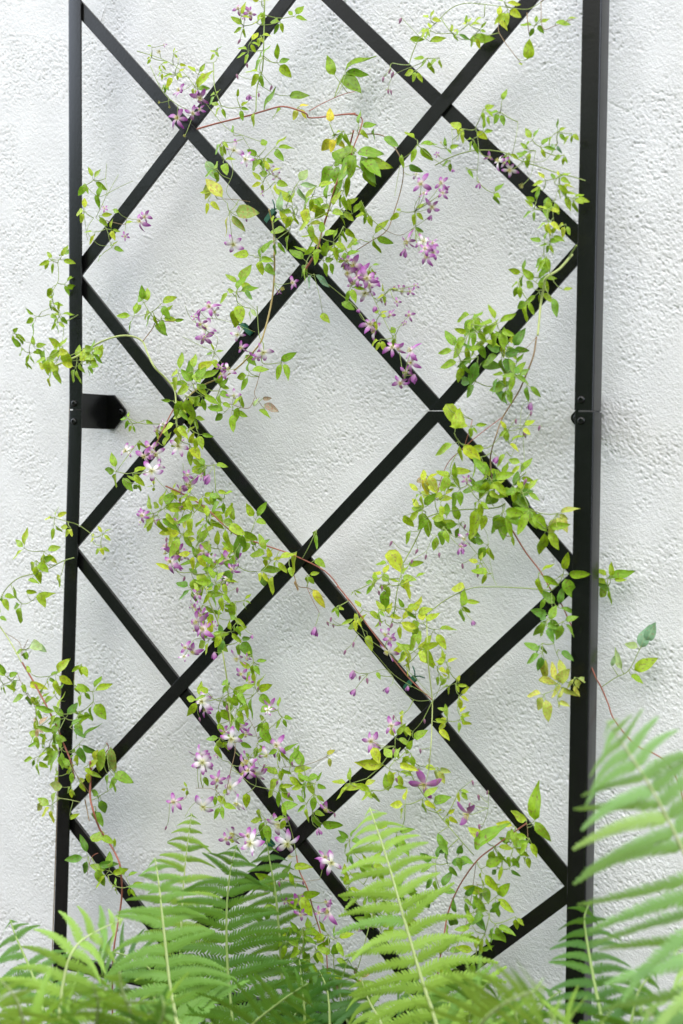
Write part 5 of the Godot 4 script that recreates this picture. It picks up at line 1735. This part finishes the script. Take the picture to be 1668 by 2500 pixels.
const FLOWERS := [
	["c", -111, 1917, 33, 21.8, "p"],
	["c", -100, 1914, 23, 16.2, "p"],
	["c", -93, 1910, 26, 23.9, "p"],
	["c", -104, 1906, 27, 13.7, "p"],
	["c", -89, 1784, 33, 20.3, "b"],
	["h", -263, 1871, 26, 18.8, "y"],
	["h", -235, 1871, 53, 8.9, "p"],
	["h", -205, 1797, 53, 27.2, "p"],
	["h", -176, 1786, 38, 30.9, "p"],
	["h", -178, 1798, 41, 22.1, "b"],
	["h", -190, 1764, 38, 27.3, "p"],
	["h", -181, 1770, 32, 16.8, "p"],
	["h", -227, 1761, 26, 31.4, "p"],
	["h", -242, 1781, 26, 9.7, "y"],
	["h", -242, 1782, 53, 11.1, "y"],
	["h", -200, 1728, 44, 11.1, "y"],
	["c", -120, 1703, 26, 30.5, "w"],
	["c", -80, 1681, 53, 24.1, "w"],
	["c", -136, 1710, 38, 16.1, "p"],
	["c", -54, 1671, 26, 16.4, "w"],
	["c", -42, 1657, 26, 17, "w"],
	["c", -61, 1630, 38, 11.5, "p"],
	["c", -84, 1594, 44, 13, "p"],
	["c", -111, 1556, 38, 31.7, "w"],
	["h", -284, 1600, 44, 31.6, "p"],
	["h", -276, 1607, 43, 23.2, "p"],
	["h", -356, 1625, 44, 13.7, "p"],
	["h", -307, 1576, 53, 15.8, "p"],
	["h", -375, 1583, 44, 11.5, "y"],
	["c", 205, 1639, 44, 16, "w"],
	["c", 222, 1621, 63, 30.9, "p"],
	["c", 227, 1607, 62, 18.2, "p"],
	["c", 237, 1627, 26, 25.1, "p"],
	["c", 242, 1620, 23, 14.2, "p"],
	["c", 252, 1608, 53, 17.4, "p"],
	["c", 231, 1591, 44, 28.4, "p"],
	["c", 229, 1580, 41, 16.9, "b"],
	["c", 193, 1543, 44, 32, "p"],
	["c", 192, 1533, 50, 25.5, "b"],
	["c", 227, 1539, 63, 25.6, "w"],
	["c", 243, 1536, 64, 17, "p"],
	["c", 238, 1524, 53, 25.6, "p"],
	["c", 235, 1530, 61, 18.5, "p"],
	["c", 259, 1644, 38, 11.4, "b"],
	["f", 232, 1667, 33, 10.2, "p"],
	["f", 233, 1679, 53, 8.7, "y"],
	["f", 247, 1679, 53, 8.7, "y"],
	["c", 217, 1607, 53, 8.8, "y"],
	["f", 332, 1648, 44, 25.1, "w"],
	["f", 339, 1647, 39, 17.7, "w"],
	["f", 350, 1635, 44, 25, "w"],
	["f", 327, 1651, 63, 16.4, "p"],
	["f", 302, 1621, 38, 17.3, "b"],
	["f", 364, 1614, 33, 17.1, "y"],
	["f", 365, 1667, 26, 9.9, "y"],
	["b", -157, 1460, 33, 34, "p"],
	["b", -174, 1458, 34, 22.5, "b"],
	["b", -152, 1454, 26, 20.1, "w"],
	["b", -168, 1429, 26, 37, "w"],
	["b", -170, 1414, 26, 30.1, "p"],
	["b", -178, 1445, 44, 12.6, "p"],
	["b", -162, 1414, 38, 12.5, "p"],
	["b", -158, 1433, 53, 25.7, "p"],
	["b", -91, 1415, 53, 24.3, "w"],
	["b", -77, 1394, 63, 22.3, "p"],
	["b", -53, 1388, 38, 30.8, "w"],
	["b", -68, 1382, 33, 22.5, "p"],
	["b", -121, 1363, 33, 28, "w"],
	["b", -129, 1355, 37, 21.4, "p"],
	["b", -114, 1364, 63, 15.9, "p"],
	["b", -105, 1322, 38, 24.5, "w"],
	["b", -21, 1482, 38, 15.8, "y"],
	["b", -5, 1493, 33, 22.9, "p"],
	["b", -30, 1480, 33, 10.1, "p"],
	["b", -320, 1232, 26, 32.7, "w"],
	["b", -267, 1238, 33, 37.9, "p"],
	["b", -249, 1229, 43, 31.1, "w"],
	["b", -270, 1224, 44, 31.7, "p"],
	["b", -252, 1231, 49, 18.5, "p"],
	["b", -241, 1202, 63, 35.2, "w"],
	["b", -238, 1209, 51, 22.7, "w"],
	["b", -217, 1241, 26, 35.5, "w"],
	["b", -253, 1267, 33, 20.6, "w"],
	["b", -245, 1277, 29, 16.6, "w"],
	["b", -140, 1199, 53, 34.5, "b"],
	["b", -190, 1181, 33, 31.4, "p"],
	["b", -187, 1197, 44, 20.1, "p"],
	["b", -207, 1173, 33, 20.2, "p"],
	["b", -164, 1195, 38, 14.8, "p"],
	["i", -279, 1135, 38, 12.9, "p"],
	["i", -213, 1145, 26, 16.6, "p"],
	["c", 100, 1515, 33, 36.3, "p"],
	["c", 90, 1503, 33, 32.9, "p"],
	["c", 104, 1505, 26, 32.9, "p"],
	["c", 138, 1491, 63, 32.2, "p"],
	["c", 121, 1492, 60, 23.2, "p"],
	["c", 118, 1473, 33, 36, "w"],
	["c", 127, 1484, 36, 27.3, "w"],
	["c", 95, 1490, 26, 26.7, "w"],
	["c", 130, 1489, 26, 20.9, "p"],
	["c", 125, 1501, 18, 12.2, "b"],
	["c", 145, 1451, 53, 17.9, "b"],
	["c", 125, 1447, 63, 12.4, "b"],
	["c", 90, 1521, 38, 21, "p"],
	["c", 124, 1427, 26, 32.8, "p"],
	["c", 129, 1417, 20, 28.5, "w"],
	["c", 162, 1439, 33, 18.6, "p"],
	["c", 189, 1439, 26, 18.6, "p"],
	["c", 188, 1426, 38, 9.6, "p"],
	["c", 181, 1474, 33, 20, "w"],
	["c", 193, 1473, 32, 15.8, "p"],
	["c", 202, 1481, 33, 11.6, "p"],
	["c", 182, 1456, 53, 15, "p"],
	["c", 175, 1390, 53, 28.7, "p"],
	["c", 183, 1389, 47, 21.4, "p"],
	["c", 211, 1384, 63, 31.7, "p"],
	["c", 207, 1368, 53, 28.5, "p"],
	["c", 195, 1355, 45, 22.5, "p"],
	["c", 199, 1353, 26, 28.9, "b"],
	["c", 195, 1339, 63, 25.1, "p"],
	["c", 234, 1517, 63, 28.2, "p"],
	["c", 235, 1527, 73, 22.5, "p"],
	["e", 382, 1312, 26, 24.5, "b"],
	["e", 333, 1235, 26, 24.1, "b"],
	["e", 289, 1201, 33, 16.9, "p"],
	["i", -259, 1131, 63, 24, "p"],
	["i", -265, 1120, 59, 15.8, "w"],
	["i", -262, 1121, 26, 20.5, "p"],
	["i", -207, 1123, 38, 24, "p"],
	["i", -229, 1082, 44, 16.5, "p"],
	["i", -229, 1070, 38, 16.6, "y"],
	["i", -218, 1071, 26, 35.4, "p"],
	["i", -200, 1068, 29, 21.4, "w"],
	["i", -216, 1057, 44, 35.2, "p"],
	["i", -209, 1050, 33, 16.5, "p"],
	["i", -158, 1077, 38, 27.4, "p"],
	["i", -139, 1066, 44, 18.1, "w"],
	["i", -119, 1064, 26, 38.4, "p"],
	["i", -88, 1054, 63, 23.2, "p"],
	["i", -82, 1064, 56, 13.5, "b"],
	["i", -116, 1034, 33, 21.4, "w"],
	["i", -131, 1027, 27, 18.8, "w"],
	["i", -169, 1009, 38, 20.1, "p"],
	["i", -171, 990, 44, 21.6, "w"],
	["i", -158, 977, 44, 23.7, "p"],
	["i", -166, 985, 44, 19.4, "p"],
	["i", -165, 966, 44, 34.9, "p"],
	["i", -152, 954, 44, 34.8, "p"],
	["i", -170, 955, 36, 25.6, "w"],
	["i", -176, 951, 33, 16.4, "p"],
	["i", -136, 961, 38, 14.8, "w"],
	["i", -180, 925, 53, 23.8, "p"],
	["i", -183, 910, 53, 17.6, "w"],
	["i", -179, 916, 33, 31.4, "p"],
	["i", -125, 922, 53, 23.5, "b"],
	["i", -49, 956, 63, 14.4, "b"],
	["j", -88, 914, 44, 34.5, "w"],
	["j", -82, 912, 26, 16.2, "p"],
	["j", -80, 891, 44, 23.4, "p"],
	["j", -64, 879, 44, 19.7, "p"],
	["j", -152, 840, 44, 38.4, "w"],
	["j", -155, 824, 33, 20.1, "p"],
	["j", -38, 841, 26, 30.7, "p"],
	["j", -19, 842, 63, 19.5, "w"],
	["j", -92, 805, 26, 23.6, "p"],
	["j", -87, 794, 15, 18.6, "p"],
	["j", -86, 791, 63, 37.6, "w"],
	["j", -103, 799, 54, 24, "p"],
	["j", -70, 797, 44, 19.7, "p"],
	["j", -18, 784, 38, 34.1, "p"],
	["j", -36, 767, 38, 27.7, "w"],
	["j", -60, 758, 53, 37.6, "w"],
	["j", -56, 744, 58, 27.1, "p"],
	["j", -158, 740, 33, 38.7, "w"],
	["j", -169, 749, 27, 32.9, "w"],
	["j", -131, 755, 33, 10.4, "p"],
	["d", 43, 972, 33, 30, "b"],
	["e", 301, 1118, 63, 22.3, "w"],
	["e", 299, 1106, 71, 21.5, "b"],
	["e", 283, 1104, 33, 18.3, "p"],
	["e", 307, 1001, 44, 15.4, "b"],
	["d", 170, 971, 44, 26.4, "w"],
	["d", 177, 965, 44, 20.7, "p"],
	["d", 174, 945, 44, 32.6, "w"],
	["d", 111, 911, 33, 29.6, "b"],
	["d", 111, 882, 26, 22.6, "b"],
	["d", 185, 897, 63, 21.9, "b"],
	["d", 204, 897, 38, 15.2, "b"],
	["d", 182, 836, 44, 29.1, "p"],
	["d", 139, 806, 26, 33.1, "p"],
	["d", 148, 802, 26, 26, "b"],
	["j", -158, 737, 26, 32, "w"],
	["j", -64, 734, 26, 38, "w"],
	["j", -77, 732, 34, 35.7, "p"],
	["j", -77, 748, 38, 30.8, "p"],
	["j", -57, 748, 46, 19.1, "p"],
	["j", -216, 668, 26, 31.9, "p"],
	["j", -137, 679, 63, 41.4, "w"],
	["j", -108, 706, 26, 35, "w"],
	["j", -84, 687, 44, 34.6, "w"],
	["j", -129, 717, 33, 27.5, "p"],
	["j", -19, 659, 26, 41, "w"],
	["j", -84, 641, 53, 37.9, "w"],
	["j", -96, 632, 57, 25.3, "p"],
	["j", -47, 633, 63, 40.7, "w"],
	["j", -56, 642, 58, 29.4, "p"],
	["j", 4, 635, 38, 40.7, "w"],
	["j", 8, 617, 38, 19.5, "y"],
	["j", -34, 561, 44, 24.4, "w"],
	["j", -31, 577, 47, 18.4, "b"],
	["j", 22, 547, 33, 26.7, "p"],
	["j", 38, 548, 40, 18.3, "w"],
	["j", 44, 538, 63, 21.3, "p"],
	["j", -1, 543, 33, 16, "p"],
	["j", 72, 536, 26, 37.3, "p"],
	["j", 62, 536, 37, 23.1, "p"],
	["j", 68, 552, 26, 23, "p"],
	["j", 84, 618, 44, 36.7, "w"],
	["j", 67, 621, 34, 31.8, "p"],
	["j", 86, 704, 63, 29.5, "p"],
	["j", 54, 664, 33, 21.5, "b"],
	["d", 237, 756, 44, 45.9, "q"],
	["d", 311, 724, 53, 45, "q"],
	["j", 141, 527, 26, 14.1, "p"],
	["j", 122, 518, 26, 17.8, "p"],
]
const BUDS := [
	["c", -116, 1875, 18],
	["c", -87, 1829, 45],
	["c", -105, 1814, 45],
	["c", -46, 1793, 36],
	["c", -81, 1789, 18],
	["f", 152, 1799, 30],
	["f", 155, 1795, 25],
	["f", 149, 1784, 45],
	["f", 157, 1765, 45],
	["f", 151, 1769, 25],
	["f", 163, 1874, 18],
	["c", 137, 1466, 18],
	["c", 145, 1462, 18],
	["c", 166, 1482, 30],
	["e", 371, 1288, 55],
	["e", 390, 1299, 45],
	["e", 368, 1271, 18],
	["e", 407, 1279, 55],
	["e", 389, 1205, 55],
	["i", -231, 1096, 36],
	["i", -224, 1088, 45],
	["i", -202, 1034, 25],
	["i", -83, 1026, 55],
	["j", -64, 869, 18],
	["j", -163, 813, 36],
	["j", -106, 839, 45],
	["j", -29, 757, 55],
	["j", -49, 744, 25],
	["j", 8, 762, 36],
	["d", 69, 988, 30],
	["d", 62, 981, 30],
	["d", 66, 977, 18],
	["e", 173, 1108, 36],
	["e", 215, 1098, 36],
	["e", 216, 1084, 55],
	["e", 226, 1090, 30],
	["e", 258, 1096, 55],
	["e", 282, 1136, 18],
	["e", 278, 1079, 18],
	["e", 307, 1070, 25],
	["d", 149, 1033, 30],
	["d", 162, 1042, 45],
	["d", 114, 901, 18],
	["d", 132, 901, 30],
	["d", 122, 957, 55],
	["d", 109, 944, 55],
	["d", 164, 990, 55],
	["d", 178, 850, 30],
	["d", 173, 986, 30],
	["d", 234, 791, 25],
	["d", 234, 810, 55],
	["d", 187, 803, 45],
	["d", 240, 854, 55],
	["j", -20, 728, 30],
	["j", 16, 719, 55],
	["j", -236, 625, 18],
	["j", -138, 705, 18],
	["j", 89, 695, 45],
	["j", 31, 581, 36],
	["j", -6, 576, 45],
	["d", 306, 768, 30],
	["d", 311, 746, 18],
	["d", 334, 758, 36],
	["d", 191, 761, 45],
	["d", 306, 737, 36],
	["d", 260, 768, 45],
	["d", 327, 702, 55],
	["d", 318, 706, 30],
]
const FERNS := {
	"A": ["tall upright bright fern frond clump standing right of the trellis centre", 0.05, 0.3],
	"B": ["pale green fern clump in the lower left with upright feathery fronds", -0.22, 0.38],
	"C": ["darker green fern clump close to the wall below the white flowers", -0.08, 0.2],
	"D": ["blurred pale fern in the bottom left corner", -0.34, 0.55],
	"E": ["dark narrow fern with curled tip in front of the right post", 0.42, 0.22],
	"F": ["large out-of-focus pale fern reaching in from the right edge", 0.98, 0.4],
	"G": ["small low fern at the foot of the wall between centre and right post", 0.26, 0.12],
}
const FRONDS := [
	["A", "l", 30, 0.118, 0, 384, 423, 260, 358, 495, 250, 331, 546, 240, 298, 620, 230, 267, 690, 220, 240, 740, 210, 231, 754, 205],
	["A", "m", 26, 0.11, -0.3, 148, 352, 160, 134, 410, 130, 118, 449, 110, 98, 473, 100],
	["A", "l", 26, 0.1, 0.3, 479, 519, 450, 541, 622, 550, 601, 687, 620, 659, 728, 660],
	["A", "m", 24, 0.09, 0.2, 173, 340, 80, 132, 390, 70, 112, 432, 60, 125, 484, 60],
	["B", "l", 30, 0.115, 0.1, 62, 420, 400, 38, 479, 380, 20, 522, 370, 2, 589, 360, -15, 651, 350, -25, 679, 345],
	["B", "l", 29, 0.085, -0.1, -64, 332, 200, -135, 404, 120, -148, 505, 100, -150, 586, 90, -142, 672, 85],
	["B", "m", 26, 0.12, 0.3, 97, 406, 340, 122, 466, 340, 172, 515, 340, 216, 550, 340],
	["B", "l", 24, 0.09, -0.4, 150, 521, 600, 176, 594, 660, 188, 646, 700, 199, 675, 720],
	["C", "m", 29, 0.135, 0.15, 18, 350, 200, -2, 411, 180, -24, 480, 160, -33, 550, 150, -31, 610, 145, -24, 650, 140],
	["C", "m", 21, 0.075, 0.4, 33, 310, 80, 6, 421, 50, -13, 543, 40, -25, 599, 40, -33, 636, 40],
	["C", "m", 24, 0.1, 0.2, -162, 275, 100, -224, 348, 60, -240, 395, 50, -297, 412, 50, -356, 405, 50],
	["C", "m", 26, 0.11, -0.2, 21, 322, 120, 58, 397, 100, 94, 438, 90, 128, 457, 90],
	["D", "l", 26, 0.11, -0.2, -22, 459, 560, -22, 518, 550, -23, 567, 540, -19, 601, 530, -9, 620, 510, 23, 639, 480],
	["D", "l", 24, 0.1, 0, 58, 518, 700, 94, 599, 750, 108, 647, 780, 102, 674, 800],
	["D", "m", 24, 0.1, 0.2, 100, 509, 650, 150, 593, 700, 178, 640, 730, 185, 670, 750],
	["D", "m", 24, 0.1, 0.1, -71, 438, 500, -127, 475, 450, -174, 513, 420, -220, 550, 400, -240, 570, 390],
	["D", "m", 21, 0.09, -0.3, 181, 527, 650, 218, 596, 680, 243, 634, 700, 240, 652, 700],
	["E", "m", 29, 0.098, 0.1, 585, 476, 240, 572, 528, 220, 554, 570, 200, 536, 614, 180, 530, 644, 175, 536, 665, 170],
	["E", "m", 24, 0.09, -0.3, 609, 495, 250, 618, 547, 250, 624, 586, 240, 641, 611, 230],
	["E", "l", 21, 0.09, 0.3, 626, 560, 450, 631, 626, 520, 627, 665, 560],
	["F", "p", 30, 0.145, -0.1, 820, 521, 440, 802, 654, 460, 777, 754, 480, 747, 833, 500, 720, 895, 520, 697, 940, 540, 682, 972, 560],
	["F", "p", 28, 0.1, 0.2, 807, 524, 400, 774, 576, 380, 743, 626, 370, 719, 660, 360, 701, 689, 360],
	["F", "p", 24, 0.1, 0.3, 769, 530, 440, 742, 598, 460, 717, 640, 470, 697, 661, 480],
	["G", "m", 24, 0.09, 0.1, 300, 351, 100, 270, 409, 80, 239, 447, 70, 205, 465, 70],
	["G", "m", 24, 0.09, -0.2, 401, 381, 120, 428, 448, 100, 447, 488, 90, 466, 506, 80],
	["G", "m", 26, 0.1, 0.3, 387, 407, 200, 388, 480, 220, 403, 530, 230, 428, 563, 235],
	["G", "l", 24, 0.09, -0.1, 253, 363, 160, 228, 421, 140, 196, 458, 130, 182, 491, 130],
	["C", "m", 26, 0.11, 0.1, 102, 326, 150, 98, 406, 140, 91, 451, 135, 81, 496, 130],
	["G", "m", 24, 0.1, 0, 478, 442, 240, 479, 507, 260, 471, 545, 270, 453, 564, 275],
	["G", "l", 24, 0.095, 0.2, 308, 338, 60, 291, 412, 40, 272, 453, 30, 262, 498, 25],
]
